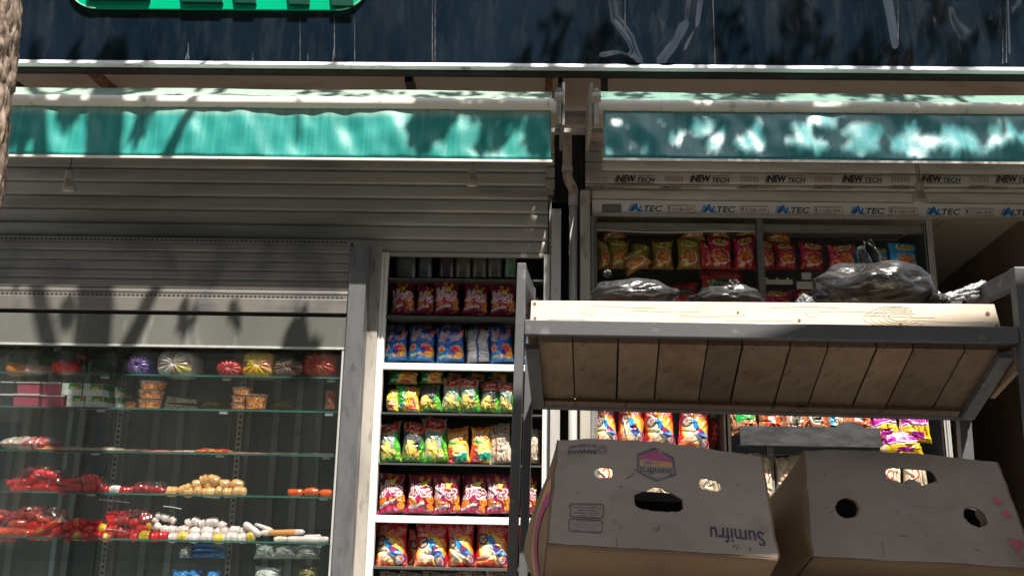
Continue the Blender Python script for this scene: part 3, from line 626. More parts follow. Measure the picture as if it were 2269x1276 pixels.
# ------------------------------------------------------------------ awnings
def awning(px0, px1, fab, label, seed, x0=None, x1=None):
    xa = x0 if x0 is not None else xx(px0, 4.15, 300); xb = x1 if x1 is not None else xx(px1, 4.15, 300)
    zf1, zf0 = 3.426, 3.372
    root = empty('awning', ((xa + xb) / 2, 4.15, 3.08), label, 'awning', 'retracted awnings under the sign')
    r = np.random.RandomState(seed); ph = r.rand(6) * 6
    def val(u, v):
        x = xa + .008 + (xb - xa - .016) * u
        wv = .009 * math.sin(x * 6 + ph[0]) + .006 * math.sin(x * 17 + ph[1] + v) + .004 * math.sin(x * 41 + v * 5 + ph[2]) + .010 * noise.noise(Vector((x * 9, v * 2.5, seed)))
        cr = .010 * math.exp(-((x + .46 - .06 * v) / .012) ** 2) if seed == 1 else 0
        return (x, 4.15 + (wv + cr) * (max(0, math.sin(math.pi * min(1, max(0, v)))) ** .6) + (.01 if seed == 1 else .045) * (v - 1) , 3.089 + (zf0 - 3.089) * v)
    mb = MB(); mb.grid(val, 260, 12); o = mb.build('valance', fab, root, smooth=True)
    sm = o.modifiers.new('thick', 'SOLIDIFY'); sm.thickness = .0015
    mb = MB(); hy = 0 if seed == 1 else .038; mb.extrude([(4.147 - hy, 3.077), (4.137 - hy, 3.077), (4.137 - hy, 3.090), (4.147 - hy, 3.090)], xa, xb); mb.build('hem_bar', M['bar'], root, bevel=.002)
    prof = [(4.185, 3.366)] + [(4.152 - .031 * math.cos(q_), 3.3975 + .0315 * math.sin(q_)) for q_ in np.linspace(-1.5, 1.5, 15)] + [(4.185, 3.429)]
    mb = MB(); mb.extrude(prof, xa - .02, xb + .02); mb.build('front_bar', M['bar'], root, smooth=False)
    def top(u, v):
        x = xa + (xb - xa) * u; return (x, 4.165 + .20 * v + .004 * math.sin(x * 5 + ph[3]), 3.425 + .150 * v - .012 * math.sin(math.pi * v) * (1 + .4 * math.sin(x * 3 + ph[4])))
    mb = MB(); mb.grid(top, 120, 8); o = mb.build('canopy_cloth', M['tealtop'] if seed == 1 else fabric('awning_top_green', (.12, .24, .20), (.18, .31, .25), .6, .1, 0), root, smooth=True)
    mb = MB(); mb.tube([(xa, 4.40, 3.535), (xb, 4.40, 3.535)], .04, 20); mb.build('roller', M['bar'], root, smooth=False)
    for s, xe in ((1, xb), (-1, xa)):
        if abs(xe) > 2.4: continue
        mb = MB(); mb.box(xe + s * .055 - .008, xe + s * .055 + .008, 4.14, 4.5, 3.28, 3.52); mb.box(xe + s * .03 - .012, xe + s * .03 + .012, 4.12, 4.17, 3.28, 3.48)
        mb.build('end_bracket', M['greyalu'] if s == 1 else M['jamb'], root, bevel=.004)
        mb = MB(); mb.tube([(xe + s * .008, 4.14, 3.43), (xe + s * .055, 4.14, 3.43)], .032, 16); mb.build('end_cap', M['jamb'], root, bevel=.002)
    return root
xl1 = xx(1224, 4.15, 300); xr0 = xx(1334, 4.15, 300)
awning(0, 0, M['teal'], 'left teal awning, rolled in, with streaky faded valance and white bars', 1, x0=-3.3, x1=xl1)
awning(0, 0, M['teal2'], 'right teal awning, rolled in, glossy valance dappled by tree shade', 2, x0=xr0, x1=3.6)
# long square bar and roller box seen between the awnings
mb = MB(); mb.tube([(xl1 + .03, 4.56, zz(258, 4.56)), (xr0, 4.56, zz(258, 4.56))], .045, 20)
mb.box(xl1 + .0, xr0 + .03, 4.45, 4.49, zz(292, 4.45), zz(283, 4.45)); mb.build('awning_shaft', M['jamb'], label='beige awning shaft bridging the gap between the two awnings', cat='shaft')
# ------------------------------------------------------------------ shutters
def slats(mb, x0, x1, zs, Yp, mi=0, bulge=.007):
    for a, b in zip(zs[:-1], zs[1:]):      # a upper, b lower
        h = a - b; pr = [(Yp + .012, a - .0005), (Yp + .002, a - .004), (Yp - bulge * .5, a - h * .15), (Yp - bulge * .9, a - h * .4), (Yp - bulge, a - h * .6), (Yp - bulge * .8, a - h * .8), (Yp - bulge * .1, b + .007), (Yp + .006, b + .003), (Yp + .012, b + .0005)]
        mb.extrude(pr, x0, x1, mi, closed=False)
Ysh = 4.68
zL = [3.30, 3.22, 3.15] + [zz(y, Ysh, 800) for y in (386, 409, 440, 470, 500, 530, 559)]
root = empty('roller_shutter', (-1.6, Ysh, zL[-1]), 'wide dull grey roller shutter half lowered behind the left awning', 'roller shutter', 'roller shutters')
mb = MB(); xLr = xx(1214, Ysh, 480); slats(mb, -3.4, xLr, zL, Ysh); mb.build('slat_curtain', M['shutter'], root, smooth=False)
mb = MB(); mb.box(-3.4, xLr, Ysh - .016, Ysh + .014, zL[-1] - .022, zL[-1]); mb.build('bottom_bar', M['shutter'], root, bevel=.003)
for k, yy in enumerate((322, 345, 372, 397)):
    mb = MB(); a = at(1209, yy, 4.655); b = at(1229, yy + 20, 4.655); mb.box(a[0], b[0], 4.655, 4.67, b[2], a[2]); mb.build('slat_end', M['jamb'], root, bevel=.002)
mb = MB(); x0 = xx(1217, 4.6, 500); mb.box(x0, x0 + .012, 4.62, 4.75, 1.0, zz(440, 4.62)); mb.build('guide_lip', M['greyalu'], root)
zR = [3.34] + [zz(y, Ysh, 1600) for y in (332, 358, 381.5, 410.5, 420.5, 447, 477.5)]
xR0 = xx(1297, Ysh, 360); xR1 = 3.6
root = empty('roller_shutter', (2, Ysh, zR[-1]), 'pale roller shutter printed with black and blue brand lettering', 'roller shutter', 'roller shutters')
mb = MB(); slats(mb, xR0, xR1, zR[:-2], Ysh, 0, .008); slats(mb, xx(1312, Ysh, 430), xR1, zR[-3:-1], Ysh, 0, .008)
def newtech(mb, px, y0, y1, sk, Yt, mi=0, faint=False):
    # gear flash, NEW, TECH with a rule
    def mp(x0, x1, ya, yb): 
        A_, B_ = at(x0, yb, Yt), at(x1, ya, Yt)
        return lambda u, v: (A_[0] + (B_[0] - A_[0]) * u + sk * v * (B_[2] - A_[2]), Yt, A_[2] + (B_[2] - A_[2]) * v)
    H = y1 - y0
    put_text(mb, "NEW", mp(px + 8, px + 52, y0, y1 - H * .12), mi, shear=.25, off=.045)
    put_text(mb, "TECH", mp(px + 54, px + 93, y0 + H * .30, y1 - H * .08), mi, shear=.25, off=.02)
    f = mp(px, px + 93, y0, y1)
    mb.add([f(.60, .88), f(.99, .88), f(.99, .93), f(.60, .93)], [(0, 1, 2, 3)], mi); mb.add([f(.02, -.02), f(.98, -.02), f(.98, .03), f(.02, .03)], [(0, 1, 2, 3)], mi)
    for k in range(5): mb.add([f(.02 + .01 * k, .15 + k * .15), f(.13, .18 + k * .15), f(.13, .27 + k * .15), f(.04 + .01 * k, .24 + k * .15)], [(0, 1, 2, 3)], mi)
    f2 = mp(px + 104, px + 150, y0, y1); 
for px in (1358, 1524, 1692, 1862, 2036, 2203): tmb = MB(); newtech(tmb, px, 388.5, 406, .0, Ysh - .0105 ); tmb.build('black_lettering', M['inkk'], root)
for px in (1290, 1455, 1626, 1795, 1965, 2137): tmb = MB(); newtech(tmb, px, 412.3, 419, 1.0, Ysh - .0105); tmb.build('smeared_lettering', M['inkf'], root)
tmb = MB()
for px in (1306, 1473, 1640, 1805, 1975, 2150):
    for yy, hh in ((391, 12), (413, 6)):
        A_, B_ = at(px, yy + hh, Ysh - .0102), at(px + 42, yy, Ysh - .0102)
        for k in range(6): x_ = A_[0] + (B_[0] - A_[0]) * k / 6; tmb.add([(x_, A_[1], A_[2]), (x_ + .012, A_[1], A_[2]), (x_ + .012, A_[1], B_[2]), (x_, A_[1], B_[2])], [(0, 1, 2, 3)])
tmb.build('faded_red_mark', mat('very_faded_red', (.50, .42, .38), .5, col2=(.46, .33, .29), nscale=(25, 25, 25)), root)
mb.build('slat_curtain', M['shutterR'], root)
YB = Ysh - .016
mb = MB(); mb.box(xx(1312, YB, 460), xR1, YB, YB + .04, zR[-1], zR[-2] - .002); mb.build('bottom_bar', mat('white_slat_bar', (.90, .87, .82), .45, col2=(.82, .79, .74), nscale=(3, 5, 30)), root, bevel=.003)
mb = MB(); mb.box(xx(1312, YB, 460), xR1, YB - .012, YB + .04, zR[-1] - .006, zR[-1] - .0005); mb.build('bottom_lip', M['slat_edge'], root)
Yt = YB - .0015
for px in (1391, 1553, 1717, 1883, 2051, 2216):
    t1 = MB(); t2 = MB(); t3 = MB()
    def mp(x0, x1, ya, yb, sk=0):
        A_, B_ = at(x0, yb, Yt), at(x1, ya, Yt); dz = (at(px, 460, Yt)[2] - zR[-1] - .0385) 
        return lambda u, v: (A_[0] + (B_[0] - A_[0]) * u, Yt, A_[2] + (B_[2] - A_[2]) * v - dz)
    put_text(t1, "A", mp(px + 5, px + 25, 452, 470), 0, shear=.2, off=.04); put_text(t1, "L", mp(px + 23, px + 35, 457, 470), 0, shear=.25, off=.03)
    f = mp(px, px + 14, 452, 470)
    for k in range(4): t1.add([f(k * .1, .1 + k * .2), f(1, .1 + k * .2), f(1, .22 + k * .2), f(.1 + k * .1, .22 + k * .2)], [(0, 1, 2, 3)])
    put_text(t2, "TEC", mp(px + 36, px + 77, 457, 470), 0, shear=.25, off=.02)
    f = mp(px + 87, px + 149, 455, 472)
    for (u0, u1, v0, v1) in [(0, 1, 0, .05), (0, 1, .78, .83), (0, 1, .92, .97), (0, .015, 0, .83), (.985, 1, 0, .83), (.05, .13, .35, .7), (.08, .1, .1, .35)]: t3.add([f(u0, v0), f(u1, v0), f(u1, v1), f(u0, v1)], [(0, 1, 2, 3)])
    for g_, u0, u1 in [("o", .2, .26), ("C", .31, .38), ("O", .39, .46), ("B", .47, .54), ("A", .55, .62), ("CE", .66, .79), ("P", .83, .93)]: put_text(t3, g_, (lambda u, v, u0=u0, u1=u1, f=f: f(u0 + (u1 - u0) * u, .2 + .4 * v)), 0, off=.03)
    t1.build('blue_lettering', M['inkb'], root); t2.build('navy_lettering', M['inkn'], root); t3.build('certificate_mark', M['inkf'], root)
mb = MB(); a = at(1334, 472, YB - .004); b = at(1377, 453, YB - .004); mb.box(a[0], b[0], YB - .005, YB - .001, a[2], b[2]); mb.build('lock_plate', M['greyalu'], root, bevel=.001)
for k, yy in enumerate((314, 337, 361)):
    mb = MB(); a = at(1298, yy, 4.66); b = at(1332, yy + 21, 4.66); mb.box(a[0], b[0], 4.655, 4.668, b[2], a[2]); mb.build('slat_end', M['jamb'], root, bevel=.002)
# jambs and pipe in the gap
def vpost(name, px0, px1, py, ytop, Y0, Y1, m, label, zb=0.0, cat='jamb', slope=0):
    x0, x1 = xx(px0, Y0, py), xx(px1, Y0, py); zt = zz(ytop, Y0, px0)
    mb = MB(); mb.hexa([(x0, Y0, zb), (x1, Y0, zb), (x1, Y1, zb), (x0, Y1, zb), (x0, Y0, zt), (x1, Y0, zt + slope), (x1, Y1, zt + slope), (x0, Y1, zt)])
    return mb.build(name, m, bevel=.003, label=label, cat=cat)
vpost('door_jamb', 1222, 1243, 560, 462, 4.56, 4.70, M['pipe2'], 'grey steel jamb with a slanted top, left of the drain pipe')
vpost('door_jamb', 1286, 1308, 560, 421, 4.58, 4.74, M['jamb'], 'beige steel jamb right of the drain pipe')
vpost('shutter_guide', 1309, 1315, 560, 478, 4.62, 4.72, M['greyalu'], 'thin grey shutter guide beside the right shop window')
root = empty('drain_pipe', tuple(at(1270, 900, 4.62)), 'grey drain pipe with a brown bend between the two shops', 'pipe')
P = [at(1256, 290, 4.62), at(1257, 330, 4.62), at(1257, 378, 4.62)]
mb = MB(); mb.tube(P, .027, 20); mb.build('upper_pipe', M['pipe'], root, smooth=True)
mb = MB(); mb.tube([at(1257, 369, 4.62), at(1257, 381, 4.62)], .031, 20); mb.build('collar', M['pipe2'], root, bevel=.002)
mb = MB(); mb.tube([at(1257, 378, 4.62), at(1257.5, 392, 4.62), at(1261, 402, 4.62), at(1268, 415, 4.62), at(1271, 425, 4.62), at(1270.5, 436, 4.62)], .028, 20); mb.build('bend', M['pipe'], root, smooth=True)
b = at(1270.5, 434, 4.62); mb = MB(); mb.tube([b, (b[0] - .0, b[1], b[2] - .06)], .0275, 20); mb.build('socket', M['pipe2'], root, smooth=False)
mb = MB(); mb.tube([(b[0], b[1], b[2] - .05), (b[0], b[1], 0)], .0235, 20); mb.build('lower_pipe', M['pipe2'], root, smooth=True)
mb = MB(); mb.tube([at(1287, 318, 4.66), at(1288, 420, 4.66), at(1286, 600, 4.66)], .004, 6); mb.tube([at(1240, 440, 4.8), at(1250, 470, 4.8), at(1246, 520, 4.8)], .006, 6); mb.build('cable', M['wire'], label='thin black cable hanging beside the drain pipe', cat='cable')
# ------------------------------------------------------------------ hanging spot lamps
def spot(px, ytop, yb, wpx, label, Y=4.34, two=False):
    a = at(px, yb, Y); b = at(px, ytop, Y); h = b[2] - a[2]; r = wpx / 2 / F * Y
    root = empty('spot_lamp', tuple(a), label, 'lamp', 'spot lamps hanging behind the awnings')
    tl = lambda x, y, z: (x, y * math.cos(R(12)) - z * math.sin(R(12)), y * math.sin(R(12)) + z * math.cos(R(12)))
    mb = MB(); mb.lathe([(r * .92, 0), (r, .008), (r * .98, h * .2), (r * .66, h * .48), (r * .55, h * .55), (r * .55, h * .95), (r * .45, h)], a, 28, fr=tl); mb.build('lamp_shade', M['lamp'], root, smooth=False, bevel=.001)
    mb = MB(); mb.lathe([(r * .3, -.006), (r * .86, -.004), (r * .86, -.001)], a, 24, fr=tl); mb.build('lens', M['lens'], root, smooth=True)
    mb = MB(); mb.tube([(a[0], a[1] - math.sin(R(12)) * h, a[2] + h * .96), (a[0] + .004, 4.32, a[2] + h + .05), (a[0] - .005, 4.33, 3.25)], .0028, 8)
    if two: mb.tube([(a[0] - .006, a[1] - .02, a[2] + h * .9), (a[0] - .02, 4.3, a[2] + h + .06), (a[0] - .024, 4.33, 3.25)], .0022, 8)
    mb.build('cord', M['wire'], root)
spot(153, 379, 423, 32, 'beige spot lamp hanging below the left awning near the tree trunk')
spot(1046, 366, 411, 28, 'grey spot lamp hanging below the left awning near its right end', Y=4.32)
spot(2037, 404, 449, 33, 'beige spot lamp hanging on two wires in front of the lettered shutter', two=True)
# ------------------------------------------------------------------ refrigerated display case on the left
YC = 4.47
root = empty('display_case', (-1.9, YC, 0), 'steel and glass display case holding sausages, its own shutter above', 'display case')
xr = xx(771, YC, 640); X0 = -3.2
zt = zz(529, YC, 400); zq = [zz(y, YC, 400) for y in (537, 557.5, 578, 598.5, 619, 639.5)]; zp2 = zz(650, YC, 400); zbb = zz(690, YC, 400)
mb = MB(); slats(mb, X0, xr, zq + [zp2], YC + .006, 0, .004); mb.build('small_shutter', M['steel'], root)
mb = MB()
for z_ in zq: mb.box(X0, xr, YC + .0035, YC + .010, z_ - .0035, z_ + .0005)
mb.build('slat_ridge', mat('bright_steel', (.6, .6, .6), .25, metal=.8), root)
mb = MB(); mb.box(X0, xr, YC - .004, YC + .01, zq[0] + .001, zt); mb.box(X0, xr, YC - .004, YC + .01, zp2 - .022, zp2 - .001); mb.build('perforated_strip', M['steel'], root)
for zc in ((zt + zq[0]) / 2, zp2 - .012):
    x = X0; mb = MB()
    while x < xr - .02: mb.box(x, x + .012, YC - .0055, YC - .0042, zc - .005, zc + .004); x += .0245
    mb.build('perforation', M['black'], root)
mb = MB(); mb.box(X0, xr, YC - .01, YC + .012, zbb, zp2 - .023); mb.build('kick_bar', M['steel'], root, bevel=.003)
mb = MB(); mb.box(X0, xr, YC + .012, YC + .05, zz(699, YC, 400), zbb - .0005); mb.build('gap_channel', M['black'], root)
zf = zz(764, YC, 400)
mb = MB(); mb.box(X0, xr, YC + .002, YC + .03, zf, zz(698, YC, 400)); mb.build('fascia', M['fascia'], root, bevel=.002)
mb = MB(); mb.box(X0, xr, YC - .004, YC + .034, zf - .012, zf - .0005); mb.build('fascia_trim', M['alu'], root, bevel=.001)
mb = MB(); mb.box(X0, xr, YC + .05, 5.1, zf, zf + .02); mb.box(X0, xr, YC + .05, YC + .07, zf + .02, zt); mb.box(X0, xr, YC + .0702, Ysh - .03, zt - .03, zt - .004); mb.build('top_cover', M['dark'], root)
mb = MB(); mb.box(X0, xr, 5.1, 5.14, .2, zf); mb.build('back_panel', M['caseback'], root)
mb = MB(); mb.box(xr - .01, xr + .0, YC + .055, 5.1, .2, zf - .002); mb.build('side_panel', M['caseback'], root)
mb = MB(); mb.box(X0, xr, YC + .06, 5.1, .2, .55); mb.build('base', M['steel'], root)
# glass front, slim frame
mb = MB(); mb.box(X0, xr - .012, YC + .01, YC + .014, .56, zf - .013); mb.build('glass_front', M['glass'], root)
mb = MB(); mb.box(xr - .011, xr - .001, YC + .0, YC + .02, .5, zf - .013); mb.build('edge_frame', M['alu'], root)
# shelves
shelf_y = [830, 905, 1002, 1094, 1195]
SZ = [zz(y, 4.505, 400) for y in shelf_y]
for z_ in SZ:
    mb = MB(); mb.box(X0, xr - .014, 4.51, 4.85, z_ - .008, z_); g = mb.build('glass_shelf', M['shelfglass'], root)
    mb = MB(); mb.box(X0, xr - .014, 4.5035, 4.5098, z_ - .0085, z_ + .0005); mb.build('shelf_edge', M['glassedge'], g)
for px in (737, 505, 235):
    for z_ in SZ:
        mb = MB(); a = at(px, 900, 4.6); mb.box(a[0] - .03, a[0] + .012, 4.565, 4.575, z_ - .02, z_ - .0095); mb.build('shelf_clip', M['aluw'], root)
# perforated standards, dividers
for px, py in ((262, 960), (530, 960)):
    x = xx(px, 4.95, py)
    mb = MB(); mb.box(x - .016, x + .016, 4.95, 4.965, .5, zf - .02, 0)
    z_ = .6
    while z_ < zf - .1: mb.box(x - .007, x + .007, 4.9485, 4.9495, z_, z_ + .014, 1); z_ += .031
    mb.build('slotted_standard', [M['alu'], M['black']], root)
    mb = MB(); mb.box(x + .045, x + .058, 4.93, 4.95, .5, zf - .02); mb.box(x + .068, x + .078, 4.9, 4.95, .5, zf - .02); mb.box(x - .05, x - .045, 4.93, 4.95, .5, zf - .02); mb.build('divider_profile', M['greyalu'], root)
mb = MB(); x = xx(152, 4.86, 960); mb.box(x - .014, x + .012, 4.86, 4.87, .5, SZ[0] - .02); mb.build('pale_divider', mat('pale_blue_edge', (.38, .50, .52), .3), root)
for px in (660, 30, 58, 345, 400, 610, 705, 180):
    mb = MB(); x = xx(px, 5.08, 960); mb.box(x - .018, x + .018, 5.07, 5.095, .5, zf - .02); mb.build('back_rail', (bpy.data.materials.get('dim_rail') or mat('dim_rail', (.30, .35, .34), .35, metal=.2)), root)
for (pa, pb, ya, yb_) in [(250, 420, 768, 785), (60, 175, 774, 1010), (560, 700, 960, 1085)]:
    mb = MB(); a = at(pa, yb_, 5.06); b = at(pb, ya, 5.06); mb.tube([(a[0], 5.06, a[2]), (a[0], 5.06, b[2]), (b[0], 5.06, b[2]), (b[0], 5.06, a[2])], .004, 6); mb.build('back_frame', mat('dull_wire', (.2, .21, .2), .4, metal=.5), root)
# inner trays low in the case
zt2 = zz(1237, 4.75, 500)
mb = MB(); mb.box(X0, xr - .02, 4.6, 4.98, zt2 - .01, zt2 - .001); mb.build('wire_tray', M['shelfglass'], root)
zt3 = zz(1300, 4.75, 500); mb = MB(); mb.box(X0, xr - .02, 4.6, 4.98, zt3 - .01, zt3 - .001); mb.build('wire_tray', M['shelfglass'], root)
# worn square post
x0, x1 = xx(772, 4.46, 640), xx(810, 4.46, 640)
mb = MB(); zt_ = zz(545, 4.46, 775); mb.hexa([(x0, 4.46, 0), (x1, 4.46, 0), (x1, 4.57, 0), (x0, 4.57, 0), (x0, 4.46, zt_), (x1, 4.46, zt_ + .012), (x1, 4.57, zt_ + .012), (x0, 4.57, zt_)])
mb.build('steel_post', M['steelv'], bevel=.004, label='worn square steel post at the right end of the display case', cat='post')
# ------------------------------------------------------------------ snack shelf unit in the left doorway
YU = 4.62
vpost('door_guide', 800, 832, 800, 545, 4.59, 4.65, M['jamb'], 'ribbed beige door guide between the steel post and the snack shelves')
root = empty('snack_shelf_unit', (-.4, YU, 0), 'tall white framed shelf unit full of snack packets in the left doorway', 'shelf unit')
ux0, ux1 = xx(840, YU, 810), xx(1203, YU, 810); zu = zz(562, YU, 1000)
for k, (a, b) in enumerate([(ux0 - .02, ux0 + .022), (ux1, ux1 + .035)]):
    mb = MB(); mb.box(a, b, YU - .01, YU + .03, 0, zu); mb.box(a + .008, a + .014, YU - .016, YU - .0105, 0, zu); mb.box(b - .014, b - .008, YU - .016, YU - .0105, 0, zu); mb.build('upright', M['aluw'], root, bevel=.002)
mb = MB(); mb.box(ux0, ux1, YU + .36, YU + .38, 0, zu); mb.box(ux0 - .005, ux0 + .0, YU + .03, YU + .36, 0, zu); mb.box(ux1 + .001, ux1 + .006, YU + .03, YU + .36, 0, zu); mb.build('back_panel', mat('dark_green_back', (.03, .05, .045), .4, col2=(.05, .07, .06), nscale=(4, 4, 4)), root)
UY = {617: 0, 700: 0, 806: 1, 915: 0, 1027: 0, 1144: 1, 1258: 0}
UZ = {}
for y_, white in UY.items():
    z_ = zz(y_, YU, 1000); UZ[y_] = z_
    mb = MB()
    if white: mb.box(ux0 + .022, ux1, YU - .012, YU + .02, z_ - .036, z_); mb.build('shelf_front', M['aluw'], root, bevel=.003); mb = MB(); mb.box(ux0 + .001, ux1 - .001, YU + .0202, YU + .35, z_ - .012, z_ - .001); mb.build('shelf_board', M['greyalu'], root)
    else: mb.box(ux0 + .022, ux1, YU + .0, YU + .35, z_ - .01, z_); mb.build('shelf_board', mat('dark_shelf', (.10, .105, .10), .3, metal=.3), root)
# ------------------------------------------------------------------ right shop window unit
YR = 4.70
root = empty('window_shelf_unit', (1.3, YR, 0), 'aluminium framed shelf unit of snacks in the right shop window', 'shelf unit')
wx = [xx(1316, YR, 560), xx(1686, YR, 560), xx(2064, YR, 560)]
zwt = zz(484, YR, 1600)
for x in wx:
    mb = MB()
    for k in range(3): mb.box(x - .016 + k * .0125, x - .016 + k * .0125 + .008, YR - .006 * (k == 1), YR + .02, 0, zwt)
    mb.box(x - .016, x + .018, YR + .004, YR + .03, 0, zwt); mb.build('upright', M['alu'] if x > 2 else M['greyalu'], root)
mb = MB(); mb.box(wx[0] + .02, wx[2] - .02, YR + .03, YR + .06, zz(508, YR, 1600), zz(492, YR, 1600)); mb.box(wx[0] + .02, wx[2] - .02, YR + .3, YR + .33, zz(523, YR + .3, 1600), zz(508, YR + .3, 1600)); mb.build('top_rail', M['greyalu'], root, bevel=.002)
def warp(u, v): x = wx[0] + .02 + (wx[1] - wx[0] - .04) * u; return (x, YR + .028, zz(508, YR, 1500) - .003 - .012 * math.sin(math.pi * min(1, u * 1.3)) + .006 * v)
mb = MB(); mb.grid(warp, 40, 1); mb.build('peeling_strip', M['aluw'], root)
mb = MB(); mb.box(wx[0], wx[2], YR + .42, YR + .44, 0, zwt); mb.box(wx[2] - .004, wx[2] + .004, YR + .031, YR + .42, 0, zwt); mb.box(wx[0] - .004, wx[0] + .004, YR + .031, YR + .42, 0, zwt); mb.build('back_panel', mat('hammered_grey', (.13, .145, .15), .35, metal=.4, col2=(.18, .19, .195), nscale=(40, 40, 40), bump=.3), root)
zs1 = zz(599, YR + .04, 1600)
mb = MB(); mb.box(wx[0] + .02, wx[2] - .02, YR + .04, YR + .4, zs1 - .010, zs1); mb.build('shelf_board', M['shelfglass'], root)
zs2 = zz(668, YR + .04, 1600) - .14; mb = MB(); mb.box(wx[0] + .02, wx[2] - .02, YR + .04, YR + .4, zs2 - .01, zs2); mb.build('shelf_board', M['greyalu'], root)
mb = MB(); a = at(1697, 629, YR + .06); b = at(1755, 621, YR + .06); mb.box(a[0], b[0], YR + .05, YR + .07, a[2], b[2]); 
for k in range(3): mb.box(a[0] + k * .058, a[0] + k * .058 + .012, YR + .05, YR + .07, b[2] + .0005, b[2] + .012)
mb.build('hook_strip', mat('cream_strip', (.5, .48, .36), .5), root)
for (xa_, ya_, xb_, yb_) in [(1777, 604, 1797, 619), (1766, 624, 1800, 640)]:
    mb = MB(); a = at(xa_, yb_, YR + .02); b = at(xb_, ya_, YR + .02); mb.box(a[0], b[0], YR + .02, YR + .022, a[2], b[2]); mb.build('paper_label', mat('grey_paper', (.42, .42, .41), .7), root)
zs3 = zz(990, 4.75, 1600) ; zs4 = zz(1100, 4.75, 1600)
for z_ in (zs3 - .03, zs4): mb = MB(); mb.box(wx[0] + .02, wx[2] - .02, YR + .04, YR + .4, z_ - .012, z_); mb.build('shelf_board', M['greyalu'], root)
# low steel tray front and partition
mb = MB(); a = at(1641, 985, 4.60); b = at(1950, 948, 4.60); mb.box(a[0], b[0], 4.60, 4.606, a[2], b[2])
c_ = at(1884, 948, 4.60); pr = []
for i in range(15): t = math.pi * i / 14; pr.append((c_[0] - .075 * math.cos(t), c_[2] + .033 * math.sin(t)))
plate(mb, pr, 4.6005, 4.6055); mb.box(a[0], b[0], 4.606, 4.74, a[2], a[2] + .004)
mb.build('tray', mat('tray_steel', (.055, .057, .062), .35, metal=.3, col2=(.10, .102, .108), nscale=(14, 14, 40)), label='worn steel tray with a rounded hump, holding orange snack packs', cat='tray')
mb = MB(); x = xx(1606, 4.66, 940); mb.box(x - .004, x + .004, 4.66, 4.9, 1.0, zz(895, 4.66, 1606)); mb.box(x + .02, x + .035, 4.68, 4.9, 1.0, zz(895, 4.66, 1606)); mb.build('partition', M['dark'], label='dark upright partition left of the orange snack packs', cat='partition')
# door leaf and stock at far right
vpost('door_frame', 2122, 2142, 950, 860, 4.9, 4.96, M['greyalu'], 'grey door frame right of the shop window, behind the rack', cat='door frame')
root = empty('dark_shelf', tuple(at(2110, 1100, 5.2)), 'dark shelf of small boxes deep behind the right door frame', 'shelf')
mb = MB(); a = at(2098, 1100, 5.3); b = at(2126, 880, 5.3); mb.box(a[0] - .1, b[0] + .05, 5.3, 5.34, a[2], b[2]); mb.build('back_board', M['black'], root)
for y_ in (915, 942, 968, 990): a = at(2098, y_, 5.1); mb = MB(); mb.box(a[0] - .05, a[0] + .15, 5.1, 5.29, a[2], a[2] + .012); mb.build('shelf_board', mat('dim_board', (.16, .14, .12), .6), root)
